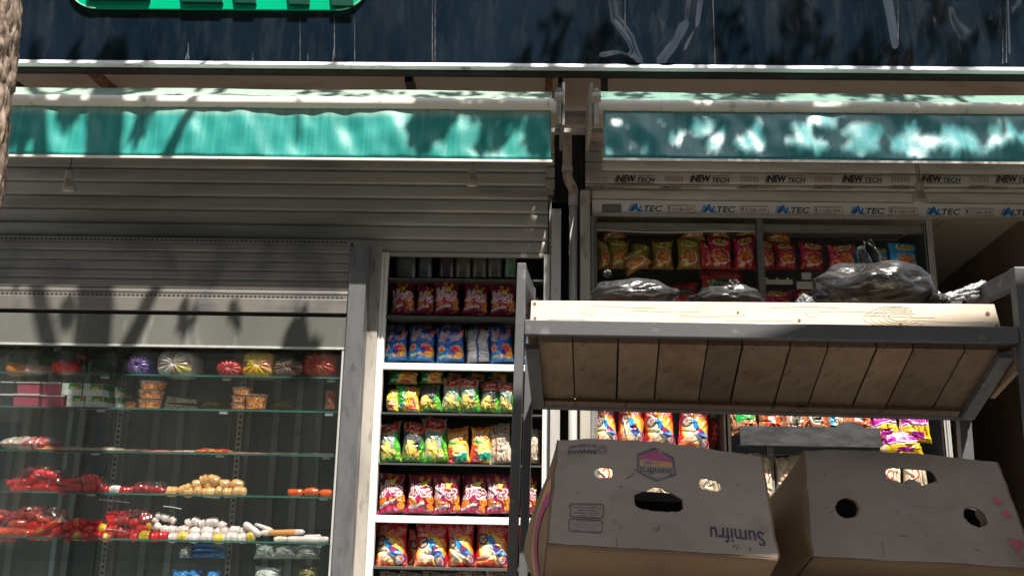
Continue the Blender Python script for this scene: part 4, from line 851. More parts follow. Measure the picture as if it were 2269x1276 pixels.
# ------------------------------------------------------------------ tree trunk at the left edge
def trunk():
    pts = [(-60, -400), (-50, 0), (-62, 140), (-72, 240), (-88, 400), (-100, 480), (-112, 700), (-116, 1000), (-120, 1300)]
    rad = [98, 98, 97, 95, 96, 93, 92, 95, 100]
    Yt = 2.0; C3 = []
    for (px, py), r_ in zip(pts, rad): p = at(px, py, Yt); C3.append((p, r_ / F * Yt))
    C3.append((np.array([C3[-1][0][0], Yt, 0.0]), .15))
    C3 = C3[::-1]; C3.append((np.array([-1.28, 2.0, 4.6]), .105)); C3.append((np.array([-1.47, 2.0, 7.9]), .085)); zs = [c[0][2] for c in C3]
    def fn(u, v):
        z = zs[0] + (zs[-1] - zs[0]) * v
        x = float(np.interp(z, zs, [c[0][0] for c in C3])); r = float(np.interp(z, zs, [c[1] for c in C3])); a = 2 * math.pi * u
        q = Vector((math.cos(a) * 1.5, math.sin(a) * 1.5, z * 2.2))
        d = noise.fractal(q * 1.6, .9, 2.2, 4) * .006 + .006 * noise.fractal(q * 9, .8, 2.2, 3)
        wq = Vector((noise.noise(q * 3), noise.noise(q * 3 + Vector((5, 0, 0))), noise.noise(q * 2.4 + Vector((0, 7, 0))))) * 1.1; cell = noise.voronoi(Vector((math.cos(a) * 4.4, math.sin(a) * 4.4, z * 11)) + wq)[0]; pl = min((cell[1] - cell[0]) * 1.6, .5) * .015 * (1 if z > 2.45 else .35)
        rr_ = r + d + pl - .008
        return (x + rr_ * math.cos(a), Yt + rr_ * math.sin(a), z)
    mb = MB(); mb.grid(fn, 130, 800)
    m = bpy.data.materials.new('tree_bark'); m.use_nodes = True; t = m.node_tree; b = t.nodes['Principled BSDF']; b.inputs['Roughness'].default_value = .9
    v = node(t, 'TexVoronoi', feature='DISTANCE_TO_EDGE'); v.inputs['Scale'].default_value = 1; wn = node(t, 'TexNoise'); wn.inputs['Scale'].default_value = 22; lk(t, coords(t, (1, 1, 1), 'World'), wn.inputs['Vector']); wa = node(t, 'Mix', data_type='RGBA', blend_type='ADD'); wa.inputs[0].default_value = 1; lk(t, coords(t, (26, 26, 15), 'World'), wa.inputs[6]); ws = node(t, 'VectorMath', operation='SCALE'); ws.inputs['Scale'].default_value = 1.8; lk(t, wn.outputs['Color'], ws.inputs[0]); lk(t, ws.outputs[0], wa.inputs[7]); lk(t, wa.outputs[2], v.inputs['Vector'])
    cr = node(t, 'ValToRGB'); e = cr.color_ramp.elements; e[0].color = (.12, .085, .06, 1); e[1].position = .35; e[1].color = (.36, .28, .22, 1); lk(t, v.outputs[0], cr.inputs[0])
    n = node(t, 'TexNoise'); n.inputs['Scale'].default_value = 30; n.inputs['Detail'].default_value = 8; lk(t, coords(t, (1, 1, .4), 'World'), n.inputs['Vector'])
    mx = node(t, 'Mix', data_type='RGBA', blend_type='MULTIPLY'); mx.inputs[0].default_value = .7; lk(t, cr.outputs[0], mx.inputs[6]); c2 = node(t, 'ValToRGB'); c2.color_ramp.elements[0].color = (.4, .36, .33, 1); c2.color_ramp.elements[0].position = .3; c2.color_ramp.elements[1].position = .6; c2.color_ramp.elements[1].color = (1, 1, 1, 1)
    lk(t, n.outputs[0], c2.inputs[0]); lk(t, c2.outputs[0], mx.inputs[7]); lk(t, mx.outputs[2], b.inputs['Base Color'])
    bp = node(t, 'Bump'); bp.inputs['Strength'].default_value = .8; bp.inputs['Distance'].default_value = .006; lk(t, n.outputs[0], bp.inputs['Height']); lk(t, bp.outputs[0], b.inputs['Normal'])
    return mb, m
def leafmesh(cl, size=.075, seed=1):
    # cl: list of (centre, radius xyz, count)
    r = np.random.RandomState(seed); vs = []; fs = []
    for c, rad, n in cl:
        d = r.randn(n, 3); d /= np.linalg.norm(d, axis=1)[:, None]; p = np.array(c) + d * (r.rand(n, 1) ** .45) * np.array(rad)
        for q in p:
            a = nrm(r.randn(3)); b = nrm(np.cross(a, r.randn(3))); s = size * r.uniform(.6, 1.3); k = len(vs)
            vs += [q - a * s, q + b * s * .45 - a * s * .1, q + a * s, q - b * s * .45 - a * s * .1]; fs.append((k, k + 1, k + 2, k + 3))
    mb = MB(); mb.add(vs, fs); return mb
def back(px, py, Y, k): return at(px, py, Y) - np.array(L) / L[1] * k
tb, bm = trunk()
root = empty('tree', (-1.3, 2.0, 0), 'street tree with thick flaky sunlit bark at the left edge', 'tree')
tb.build('trunk', bm, root, smooth=True)
def limb(pts, rad, parent, name='limb'):
    P = [Vector(p) for p in pts]; out = []; rr_ = []
    for i in range(len(P) - 1):
        for k in range(6):
            t = k / 6; p = P[i].lerp(P[i + 1], t); out.append(p + Vector((noise.noise(p * 2.1), noise.noise(p * 2.1 + Vector((9, 0, 0))), 0)) * .04); rr_.append(rad[i] * (1 - t) + rad[i + 1] * t)
    out.append(P[-1]); rr_.append(rad[-1]); mb = MB(); mb.tube(out, rr_, 14); return mb.build(name, M['barkdark'], parent, smooth=True)
top = (-1.33, 2.0, 5.4)
w1 = back(88, 600, 4.47, 2.3); w0 = back(70, 300, 4.15, 2.1)
limb([top, (-1.45, 2.05, 5.9), w1, w0 + np.array([-.1, 0, .9])], [.05, .04, .036, .03], root)
cl = []
def clump(px, py, Y, k, r_, n, jit=0): cl.append((back(px, py, Y, k), (r_, r_ * .8, r_ * .9), n))
for px, py, r_, n in [(330, 270, .05, 18), (300, 330, .04, 8), (85, 250, .05, 14), (955, 305, .11, 120), (930, 335, .08, 60), (1050, 250, .06, 40), (1080, 335, .08, 50), (1195, 290, .11, 120), (1200, 340, .09, 70), (1130, 285, .06, 24), (150, 285, .05, 60), (25, 300, .09, 90), (50, 340, .07, 60), (960, 225, .12, 30), (1160, 225, .12, 40), (470, 225, .07, 10), (20, 330, .1, 60), (680, 740, .07, 60), (660, 700, .05, 30)]:
    clump(px, py, 4.2 if py < 400 else 4.42, 1.8, r_, n)
for px in range(100, 1250, 60): clump(px + rnd.uniform(-20, 20), rnd.uniform(40, 215), 4.2, 1.9, rnd.uniform(.05, .11), rnd.randint(6, 26))
for px in (150, 420, 520): clump(px, 660, 4.42, 1.8, .04, 10)
limb([(-1.36, 2.05, 6.2), back(500, 215, 4.3, 1.9), back(980, 300, 4.2, 1.8), back(1250, 285, 4.2, 1.8)], [.05, .012, .012, .01], root)
limb([back(640, 200, 4.2, 1.9), back(655, 350, 4.2, 1.9)], [.012, .008], root)
leafmesh(cl, .055, 3).build('crown', M['leaf'], root)
# second tree whose crown stands over the right half
root = empty('tree', (3.9, .6, 0), 'street tree out of view on the right, its crown shading the right awning, an added limb shading the boxes', 'tree')
mb = MB(); mb.tube([(3.9, .6, 0), (3.85, .65, 2), (3.7, .6, 4.2), (3.4, 1.0, 5.6)], [.2, .16, .15, .12], 18); mb.build('trunk', M['barkdark'], root, smooth=True)
q0 = back(2500, 1170, 2.1, 1.5); q1 = back(1750, 1200, 2.1, 1.5); q2 = back(900, 1205, 2.1, 1.45)
limb([(3.7, .6, 4.3), q0, q1, q2], [.19, .175, .17, .165], root)  # unseen thick limb, added to throw shade over the boxes
cl = []
r2 = random.Random(11)
OPEN = [(1497, 306, 12, 22), (1568, 276, 50, 20), (1584, 330, 17, 24), (1660, 325, 31, 31), (1676, 272, 15, 15), (1753, 328, 15, 15), (1772, 290, 20, 12), (1813, 272, 36, 18), (1790, 335, 40, 26), (1900, 345, 46, 16), (1912, 290, 44, 26), (2025, 322, 50, 36), (2020, 262, 16, 12), (2120, 316, 44, 44), (2220, 300, 25, 38), (2180, 345, 20, 16), (1367, 272, 20, 11), (1345, 352, 12, 9), (1400, 330, 9, 12), (1430, 345, 9, 9), (1470, 262, 9, 8), (2290, 320, 40, 30), (1700, 222, 60, 7), (1850, 232, 50, 8), (1560, 228, 40, 7), (2100, 226, 80, 9), (1455, 216, 30, 6), (2240, 225, 50, 10)]
lv = []
while len(lv) < 4600:
    px, py = r2.uniform(1322, 2440), r2.uniform(205, 380)
    if any(((px - a) / (c * 1.15 + 7)) ** 2 + ((py - b) / (d * 1.15 + 7)) ** 2 < 1 for a, b, c, d in OPEN): continue
    lv.append(back(px, py, 4.13, r2.uniform(1.2, 2.3)))
for k in range(150): lv.append(back(r2.uniform(1216, 1250), r2.uniform(455, 690), 4.56, r2.uniform(1.4, 2.2)))
for p_ in lv: cl.append((p_, (.004, .004, .004), 1))
for px in range(1250, 2420, 34):
    for py in (-40, 30, 90, 130):
        if r2.random() < .26: cl.append((back(px + r2.uniform(-20, 20), py + r2.uniform(-20, 20), 4.2, 1.7 + r2.uniform(0, .8)), (.09, .1, .07), 26))
leafmesh(cl, .042, 5).build('crown', M['leaf'], root)
for (a, b) in [((1340, 320), (1700, 215)), ((1560, 360), (1720, 210)), ((1800, 370), (1990, 205)), ((2060, 360), (2020, 210)), ((2200, 370), (2150, 200))]:
    limb([back(*b, 4.2, 1.8) + np.array([.1, 0, .5]), back(*b, 4.2, 1.8), back(*a, 4.2, 1.8)], [.03, .022, .012], root)
# far side of the street: only seen mirrored in the glossy sign and the glass
root = empty('apartment_building', (0, -17, 0), 'tan apartment block across the street, seen only as a reflection', 'building')
mb = MB(); mb.box(-26, 26, -23, -17, 0, 21); mb.build('wall', mat('tan_render', (.32, .28, .23), .8, col2=(.26, .23, .19), nscale=(1, 1, 1)), root)
for i in range(-6, 7):
    for j in range(4): mb = MB(); mb.box(i * 3.1 - .7, i * 3.1 + .7, -16.99, -16.95, 1.2 + j * 3.3, 2.9 + j * 3.3); mb.build('window', mat('dark_pane', (.03, .04, .05), .1) if 'dark_pane' not in bpy.data.materials else bpy.data.materials['dark_pane'], root)
for i, x in enumerate((-10.5, -6.2, -1.8, 3.0, 7.4, 12)):
    root = empty('tree', (x, -9, 0), ['far left', 'second from left', 'third from left', 'third from right', 'second from right', 'far right'][i] + ' tall tree across the street, seen only as a reflection', 'tree', 'trees across the street')
    mb = MB(); mb.tube([(x, -9, 0), (x + .1, -9, 3), (x, -9, 7)], [.22, .18, .08], 12); mb.build('trunk', M['barkdark'], root)
    cl = [((x + r2.uniform(-1.7, 1.7), -9 + r2.uniform(-1.4, 1.4), r2.uniform(4, 14.5)), (1.5, 1.3, 1.3), 470 if x < 0 else 250) for k in range(19)]
    leafmesh(cl, .22, 20 + i).build('crown', M['leaf'], root)
#PART3
# ------------------------------------------------------------------ steel rack with plank shelf
yaw, rol, pit = -.0866, .0165, .0044
def Rm(yaw, rol, pt):
    c, s = math.cos(yaw), math.sin(yaw); Rz = np.array([[c, -s, 0], [s, c, 0], [0, 0, 1]])
    c, s = math.cos(rol), math.sin(rol); Ry = np.array([[c, 0, s], [0, 1, 0], [-s, 0, c]])
    c, s = math.cos(pt), math.sin(pt); Rx = np.array([[1, 0, 0], [0, c, -s], [0, s, c]]); return Rz @ Ry @ Rx
Q = Rm(yaw, rol, pit); RO = np.array([-.0165, 2.0791, 1.845]); W_ = 1.15; DP = .327; TL = .4739
ct, st = math.cos(TL), math.sin(TL)
e1, e2, e3 = Q @ [1, 0, 0], Q @ [0, ct, -st], Q @ [0, st, ct]
RL = lambda x, y, z: RO + Q @ np.array([x, y, z])
def TLf(off): return lambda x, y, z: RO + x * e1 + y * e2 + z * e3 + off * (Q @ np.array([0, 0, 1]))
rack = empty('display_rack', tuple(RL(W_ / 2, .15, -1.84)), 'dark grey steel rack with a sloping plank shelf in front of the shops', 'rack')
t_ = .022; yb2 = DP * ct
for x0, x1, y0, y1 in [(-t_ - .001, -.001, -.002, .028), (W_ + .0, W_ + .03, -.002, .028), (-t_ - .001, -.001, yb2 - .005, yb2 + .025), (W_ - .03, W_ + .0, yb2 + .012, yb2 + .04)]:
    mb = MB(); mb.box(x0, x1, y0, y1, -1.84, .18, fr=RL); mb.build('post', M['rack'], rack, bevel=.002)
for x0, x1 in ((-t_, -.002), (W_ + .001, W_ + .028)):
    mb = MB(); mb.box(x0, x1, .0285, yb2 - .0055, .135, .178, fr=RL); mb.build('top_arm', M['rack'], rack, bevel=.002)
mb = MB(); mb.box(0, W_, yb2 - .003, yb2 + .022, .14, .165, fr=RL)
for off in (0, -.66):
    T = TLf(off)
    mb = MB(); mb.box(.0, W_ - .002, 0, .036, 0, .037, fr=lambda x, y, z: RL(x, y, z + off)); mb.build('front_rail', M['rack'], rack, bevel=.002)
    mb = MB(); mb.box(0, W_, DP - .004, DP + .016, -.004, .020, fr=T); mb.build('rear_rail', M['rack'], rack, bevel=.002)
    for x0, x1 in ((.0005, .034), (W_ - .036, W_ - .0025)): mb = MB(); mb.box(x0, x1, .042, DP - .0045, -.014, .004, fr=T); mb.build('side_rail', M['rack'], rack, bevel=.002)
    cuts = [.0305] + [.1167, .2291, .3301, .4453, .5283, .6429, .7293, .8415, .926, 1.0419] + [1.1175]
    for i, (a, b) in enumerate(zip(cuts[:-1], cuts[1:])):
        mb = MB(); g = .0012 + .0008 * (i % 3); mb.box(a + g, b - g, .038, DP - .0045 - .003 * (i % 2), .0045 + .0006 * (i % 2), .022, fr=T); mb.build('plank', M['wood'], rack, bevel=.0012)
mb = MB(); mb.box(.004, W_ - .006, .0385, DP - .002, .024, .026, fr=TLf(0)); mb.build('sun_leak_blocker', M['cardb'], rack)  # hidden sheet added to stop sunlight leaking through the plank gaps
mb = MB(); mb.box(.035, 1.11, DP - .030, DP - .006, -.004, .0038, fr=TLf(0)); mb.build('batten', M['wood'], rack)
# pale pine lip with knots
def lipf(u, v):
    x = .009 + 1.118 * u; zt = .094 + .0015 * math.sin(u * 9) - .006 * math.exp(-((u - .93) / .03) ** 2) * 0
    return RL(x, .040, .0375 + (zt - .0375) * v)
mb = MB(); mb.hexa([RL(.010, .040, .0375), RL(1.128, .040, .0375), RL(1.128, .058, .0375), RL(.010, .058, .0375), RL(.011, .040, .093), RL(1.117, .040, .098), RL(1.117, .058, .098), RL(.011, .058, .093)])
lip = mb.build('lip_board', M['lipwood'], rack, bevel=.0015)
mk = MB()
for (u, z, r_) in [(.02, .085, .004), (.022, .048, .004), (1.10, .075, .005), (1.118, .045, .004), (.52, .070, .003), (.665, .052, .004), (.90, .046, .004)]:
    mk = MB(); mk.tube([RL(u, .0400, z), RL(u, .0390, z)], r_, 10); mk.build('nail_knot', bpy.data.materials.get('knot_brown') or mat('knot_brown', (.24, .13, .07), .6), lip)
gm = MB()
def grain(u0, z0, pts, wd=.0007):
    P3 = [RL(u0 + a, .0393, z0 + b) for a, b in pts]; gm.tube(P3, wd, 5)
for k in range(5): 
    r_ = .012 + .006 * k; grain(.90, .064, [(r_ * 2.2 * math.cos(t) * (1 + .1 * math.sin(3 * t + k)), min(.026, max(-.024, r_ * .8 * math.sin(t)))) for t in np.linspace(.3 + k * .3, 5.6, 22)], .00032)
for k in range(9):
    u0 = .05 + .11 * k; grain(u0, .045 + .005 * (k * 7 % 9), [(a, .0015 * math.sin(a * 30 + k)) for a in np.linspace(0, .16, 12)], .00028)
gm.build('grain_line', mat('grain_brown', (.46, .33, .22), .7), lip)
kb = mat('filler', (.80, .70, .54), .6)
for (u, z, s_) in [(.155, .068, 1), (.695, .07, .9)]:
    mk = MB(); pr = [(u + .019 * s_ * math.cos(t) * (1 + .25 * math.sin(3 * t)), z + .011 * s_ * math.sin(t) * (1 + .2 * math.cos(2 * t))) for t in np.linspace(0, 2 * math.pi, 20, endpoint=False)]
    mk.add([RL(a, .0394, b) for a, b in pr], [tuple(range(20))]); mk.build('filler_patch', kb, lip)
# brace and board on the right side of the rack
def onplane(px, py, x):      # point of the rack's side plane seen at a pixel
    n_ = Q @ np.array([1, 0, 0]); r_ = ray(px, py); return CAM + r_ * ((RL(x, 0, 0) - CAM) @ n_ / (r_ @ n_))
SBp = [onplane(*q, W_ + .004) for q in ((2187, 842), (2194, 882), (2249, 822), (2247, 768))]; nx_ = Q @ np.array([.012, 0, 0])
mb = MB(); mb.hexa([SBp[0], SBp[1], SBp[1] + nx_, SBp[0] + nx_, SBp[3], SBp[2], SBp[2] + nx_, SBp[3] + nx_]); mb.build('side_board', M['wood'], rack)
for p in SBp: print('SB', (Q.T @ (p - RO)).round(3))
# ------------------------------------------------------------------ banana boxes
def bbox(b0, phi, w0, w1, h, dep, label, kind, holes, flare=.04, sag=.0):
    O = RO + b0[0] * e1 + b0[1] * e2 + b0[2] * e3
    f1 = e1 * math.cos(phi) + e2 * math.sin(phi); f2 = -e1 * math.sin(phi) + e2 * math.cos(phi)
    root = empty('cardboard_box', tuple(O), label, 'box', 'cardboard banana boxes lying on the rack')
    def P(u, v, y): # u 0..1 along, v 0..1 up, y depth
        w = w0 + (w1 - w0) * v; xo = (w0 - w) / 2
        bul = .012 * math.sin(math.pi * u) * math.sin(math.pi * v) + .006 * noise.noise(Vector((u * 4, v * 3, b0[0] * 9))) + .0025 * noise.noise(Vector((u * 14, v * 9, b0[0] * 5)))
        top = sag * (math.cos(math.pi * (u - .35) * 1.1) - 1) * v
        left = -flare * (max(y, 0) / dep) ** .7 * math.sin(math.pi * min(1, v * .9 + .05)) * (1 - u)
        wob = .0035 * noise.noise(Vector((u * 11, v * 2, 7 + b0[0]))) * (v - .2)
        return O + f1 * (xo + u * w + left + .003 * noise.noise(Vector((v * 7, u * 2, 3)))) + e3 * (v * h + top + wob) + f2 * (y - bul * (y < .01))
    # front panel built on a fine grid, cells in the holes left out
    nu, nv = 230, 120
    def inside(u, v):
        for (cu, cv, ru, rv, kind_) in holes:
            du = (u - cu) / ru; dv = (v - cv) / rv
            if kind_ == 'o' and du * du + dv * dv < 1: return True
            if kind_ == 's' and abs(du) ** 3 + abs(dv) ** 3 < 1: return True
            if kind_ == 'h' and abs(du) < 1 and -1 < dv < 1:
                if dv < .2 and (abs(du) ** 4 + (abs(dv)) ** 4) < 1: return True
                if dv >= .2 and abs(du) < 1 - (dv - .2) * 1.05: return True
            if kind_ == 'H' and abs(du) < 1:
                if dv > -.2 and (abs(du) ** 4 + abs(dv) ** 4) < 1: return True
                if -1 < dv <= -.2 and abs(du) < 1 - (-dv - .2) * 1.15 and not (abs(du) < .28 and dv < -.05 - abs(du) * 1.6): return True
                
        return False
    mb = MB(); ids = {}; 
    def vid(i, j, y):
        k = (i, j, y)
        if k not in ids: ids[k] = len(mb.v); mb.v.append(tuple(P(i / nu, j / nv, y)))
        return ids[k]
    solid = [[not inside((i + .5) / nu, (j + .5) / nv) for j in range(nv)] for i in range(nu)]
    th = .004
    for i in range(nu):
        for j in range(nv):
            if not solid[i][j]: continue
            mb.f.append((vid(i, j, 0), vid(i + 1, j, 0), vid(i + 1, j + 1, 0), vid(i, j + 1, 0))); mb.m.append(0)
            mb.f.append((vid(i, j, th), vid(i, j + 1, th), vid(i + 1, j + 1, th), vid(i + 1, j, th))); mb.m.append(1)
            for di, dj, q in ((-1, 0, ((0, 1), (0, 0))), (1, 0, ((1, 0), (1, 1))), (0, -1, ((0, 0), (1, 0))), (0, 1, ((1, 1), (0, 1)))):
                ii, jj = i + di, j + dj
                if not (0 <= ii < nu and 0 <= jj < nv) or not solid[ii][jj]:
                    (a, b), (c, d) = q; mb.f.append((vid(i + a, j + b, 0), vid(i + a, j + b, th), vid(i + c, j + d, th), vid(i + c, j + d, 0))); mb.m.append(1)
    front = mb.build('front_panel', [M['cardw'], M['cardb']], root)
    for s_, u in (('l', 0), ('r', 1)):
        mb = MB()
        def fs(a, v, u=u, s_=s_, o=0):
            vt = v * (1 - .62 * a ** 1.2 * (1 if s_ == 'l' else .5)); return P(u, vt, .0005 + a * dep) + f1 * o
        mb.grid(lambda a, v: fs(a, v), 24, 24); o_ = mb.build('side_panel', M['cardb'], root, smooth=True); sm = o_.modifiers.new('t', 'SOLIDIFY'); sm.thickness = .004; sm.offset = -1 if s_ == 'l' else 1
        if kind == 's' and s_ == 'l':
            for c_, v0, v1 in (('inko', .50, .62), ('inkm', .36, .50)):
                d_ = MB(); d_.grid(lambda a, q, v0=v0, v1=v1: fs(a, (v0 - .42 * a ** 1.3) + (v1 - v0) * q, o=-.0065), 18, 3); d_.build('printed_stripe', M[c_], o_, smooth=True)
    mb = MB(); mb.grid(lambda a, b: P(a, 0, .001 + b * dep) - e3 * (.001 + .006 * math.sin(3 * a) * b), 20, 12); o_ = mb.build('bottom_panel', M['cardb'], root, smooth=True); sm = o_.modifiers.new('t', 'SOLIDIFY'); sm.thickness = .004
    mb = MB(); mb.grid(lambda a, b: P(a, b * .45, dep), 10, 6); mb.build('back_panel', M['cardb'], root)
    mb = MB(); mb.grid(lambda a, b: P(.02 + a * .96, -.004 - .003 * math.sin(a * 14) , .002 + b * .004), 40, 1); mb.build('torn_edge', M['cardb'], root)
    return root, front, (lambda u, v: P(u, v, 0) - f2 * .0009)
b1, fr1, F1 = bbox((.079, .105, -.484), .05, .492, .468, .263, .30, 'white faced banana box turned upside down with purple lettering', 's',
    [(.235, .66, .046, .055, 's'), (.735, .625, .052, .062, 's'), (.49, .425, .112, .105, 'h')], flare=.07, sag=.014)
def quadprint(root_front, name, m, Fn, polys, parent):
    mb = MB()
    for p in polys: mb.add([Fn(*q) for q in p], [tuple(range(len(p)))])
    return mb.build(name, m, parent)
def txt(Fn, s_, cu, cv, w, h, m, parent, shear=0, off=.01, name='lettering', flip=True):
    mb = MB(); sg = -1 if flip else 1
    put_text(mb, s_, lambda a, b: Fn(cu + sg * (a - .5) * w, cv + sg * (b - .5) * h), 0, shear, off); return mb.build(name, m, parent)
txt(F1, "BANANAS", .122, .866, .142, .042, M['ink'], fr1, off=.03); txt(F1, "18.14 KGS NET", .122, .925, .142, .032, M['ink'], fr1, off=.015)
mb = MB()
for k in range(9):
    a = 2 * math.pi * k / 9; 
    for q in range(8): 
        t0, t1 = 2 * math.pi * q / 8, 2 * math.pi * (q + 1) / 8; c = (.222 + .018 * math.cos(a), .89 + .034 * math.sin(a)); mb.add([F1(c[0] + .008 * math.cos(t0), c[1] + .015 * math.sin(t0)), F1(c[0] + .008 * math.cos(t1), c[1] + .015 * math.sin(t1)), F1(c[0] + .006 * math.cos(t1), c[1] + .011 * math.sin(t1)), F1(c[0] + .006 * math.cos(t0), c[1] + .011 * math.sin(t0))], [(0, 1, 2, 3)])
mb.build('round_emblem', M['ink'], fr1)
F1e = lambda u, v: F1(u - .004, .762 + (v - .725) * 1.27)
hexp = lambda s_: [(.487 + .092 * s_ * a, .725 + .135 * s_ * b) for a, b in [(0, 1), (.97, .58), (1, -.5), (0, -1.02), (-1, -.5), (-.97, .58)]]
def ringpoly(o, i): n = len(o); return [[o[k], o[(k + 1) % n], i[(k + 1) % n], i[k]] for k in range(n)]
quadprint(fr1, 'emblem_border', M['ink'], F1e, ringpoly(hexp(1.0), hexp(.955)) + ringpoly(hexp(.91), hexp(.885)), fr1)
hi = hexp(.88)
cut = lambda v: hi[2][1] if 0 else v
def band(v0, v1):
    def hw(v):
        c = .725; t = (v - c) / .135
        return .092 * .88 * (1 - max(0, (t - .51) / .49) if t > 0 else 1)
    return [(.487 - hw(v0), v0), (.487 + hw(v0), v0), (.487 + hw(v1), v1), (.487 - hw(v1), v1)]
quadprint(fr1, 'emblem_top', M['inkm'], F1e, [band(.800, .840)[0:2] + [(.487 + .0, .84)] if 0 else [(.487 - .072, .787), (.487 + .072, .787), (.487, .842)]], fr1)
quadprint(fr1, 'emblem_top', M['inkm'], F1e, [[(.487 - .081, .762), (.487 + .081, .762), (.487 + .072, .787), (.487 - .072, .787)]], fr1)
quadprint(fr1, 'emblem_band', M['inko'], F1e, [[(.487 - .080, .715), (.487 + .080, .715), (.487 + .081, .761), (.487 - .081, .761)]], fr1)
txt(F1e, "Sumifru", .487, .670, .150, .058, M['ink'], fr1); txt(F1e, "Premium Quality", .487, .737, .10, .014, M['ink'], fr1, name='small_lettering')
txt(F1, "Sumifru", .838, .165, .240, .135, M['ink'], fr1)
mb = MB()
for (a, b) in [(.81, .065), (.825, .06), (.84, .065), (.817, .08), (.833, .08), (.825, .045), (.88, .05), (.885, .065)]: mb.add([F1(a - .003, b - .005), F1(a + .003, b - .005), F1(a + .003, b + .005), F1(a - .003, b + .005)], [(0, 1, 2, 3)])
mb.build('dots_mark', M['ink'], fr1)
def rbox(Fn, u0, u1, v0, v1, wd, m, parent, lines):
    mb = MB(); cu, cv = (u0 + u1) / 2, (v0 + v1) / 2; ru, rv = (u1 - u0) / 2, (v1 - v0) / 2; N = 40; o = []; i_ = []
    for k in range(N):
        t = 2 * math.pi * k / N; c, s = math.cos(t), math.sin(t); d = (abs(c) ** 8 + abs(s) ** 8) ** (-1 / 8); o.append((cu + ru * c * d, cv + rv * s * d)); i_.append((cu + (ru - wd) * c * d, cv + (rv - wd * 1.9) * s * d))
    for p in ringpoly(o, i_): mb.add([Fn(*q) for q in p], [(0, 1, 2, 3)])
    mb.build('label_outline', m, parent)
    for k, s_ in enumerate(lines): txt(Fn, s_, cu, v1 - (k + .7) * (v1 - v0) / (len(lines) + .4), (u1 - u0) * (.8 if k % 2 else .55), .011, m, parent, name='small_lettering')
rbox(F1, .085, .238, .235, .36, .003, M['ink'], fr1, ["Sumifru Singapore", "Pte Ltd 1 Wallich", "Street", "Produce of the", "Philippines"][::-1])
rbox(F1, .085, .238, .11, .225, .003, M['ink'], fr1, ["Keep at 13 C", "Handle with care", "Do not drop", "Fresh fruit"][::-1])
b2, fr2, F2 = bbox((.671, .236, -.433), .022, .478, .448, .275, .30, 'plain banana box with two round holes and red marks at its right edge', 'p',
    [(.53, .74, .125, .095, 'H'), (.185, .43, .058, .092, 'o'), (.795, .42, .055, .092, 'o')], flare=.14, sag=.010)
star = []
for (cu, cv, r_) in [(.935, .60, .03), (.952, .475, .03)]:
    p = [];
    for k in range(18): t = 2 * math.pi * k / 18; q = r_ * (1 if k % 2 else .62); p.append((min(.995, cu + q * math.cos(t)), cv + q * 1.75 * math.sin(t)))
    star.append(p)
quadprint(fr2, 'red_star', M['inkp'], F2, [star[0]], fr2); quadprint(fr2, 'red_star', M['inkp'], F2, [star[1]], fr2)
quadprint(fr2, 'red_triangle', M['inkp'], F2, [[(.915, .255), (.985, .24), (.985, .19), (.94, .12)]], fr2); quadprint(fr2, 'red_triangle', M['inkp'], F2, [[(.94, .07), (.988, .13), (.988, .07)]], fr2)
def filler(b0, phi, w, label, seed, top=.115, wf=.43):
    f1 = e1 * math.cos(phi) + e2 * math.sin(phi); f2 = -e1 * math.sin(phi) + e2 * math.cos(phi); O = RO + b0[0] * e1 + b0[1] * e2 + b0[2] * e3
    def f(u, v):
        t = 2 * math.pi * u; p = math.pi * v; d = Vector((math.cos(t) * math.sin(p), math.sin(t) * math.sin(p), math.cos(p))); k = 1 + .10 * noise.fractal(d * 2.5 + Vector((seed, 0, 0)), 1, 2, 3)
        c_ = lambda q: math.copysign(abs(q) ** .55, q)
        return O + f1 * (w / 2 + c_(d.x) * w * wf * k) + f2 * (.17 + c_(d.y) * .10 * k) + e3 * (top + .010 + c_(d.z) * top * min(k, 1.03))
    mb = MB(); mb.grid(f, 80, 50); mb.build('plastic_bag', mat('dark_blue_film', (.012, .018, .028), .35, col2=(.03, .04, .055), nscale=(12, 12, 12), bump=.5, bscale=(20, 20, 20), bdist=.006), smooth=True, label=label, cat='plastic bag', group='dark bags inside the banana boxes')
filler((.079, .105, -.484), .05, .48, 'dark blue bag seen through the handle hole of the purple lettered box', 1, .090)
filler((.671, .236, -.433), .022, .465, 'dark blue bag seen through the round holes of the plain box', 5, .100, .47)
def scuffs(Fn, parent, seed, n):
    r = random.Random(seed)
    for k in range(n):
        u, v, a, l = r.uniform(.06, .94), r.uniform(.06, .92), r.uniform(-1.4, 1.4), r.uniform(.01, .05); wd = r.uniform(.0008, .0028); mb = MB(); P_ = []
        for q in range(5): t = q / 4; uu = u + l * t * math.cos(a) + r.uniform(-.001, .001); vv = v + l * 1.7 * t * math.sin(a); P_.append((uu, vv, wd * math.sin(math.pi * (t * .9 + .05))))
        for (u0, v0, w0_), (u1, v1, w1_) in zip(P_[:-1], P_[1:]): mb.add([Fn(u0 - w0_ * math.sin(a), v0 + w0_ * 1.7 * math.cos(a)), Fn(u1 - w1_ * math.sin(a), v1 + w1_ * 1.7 * math.cos(a)), Fn(u1 + w1_ * math.sin(a), v1 - w1_ * 1.7 * math.cos(a)), Fn(u0 + w0_ * math.sin(a), v0 - w0_ * 1.7 * math.cos(a))], [(0, 1, 2, 3)])
        mb.build('scuff', scm, parent)
scm = mat('scuff_mark', (.13, .10, .085), .7)
scuffs(F1, fr1, 4, 16); scuffs(F2, fr2, 9, 18)
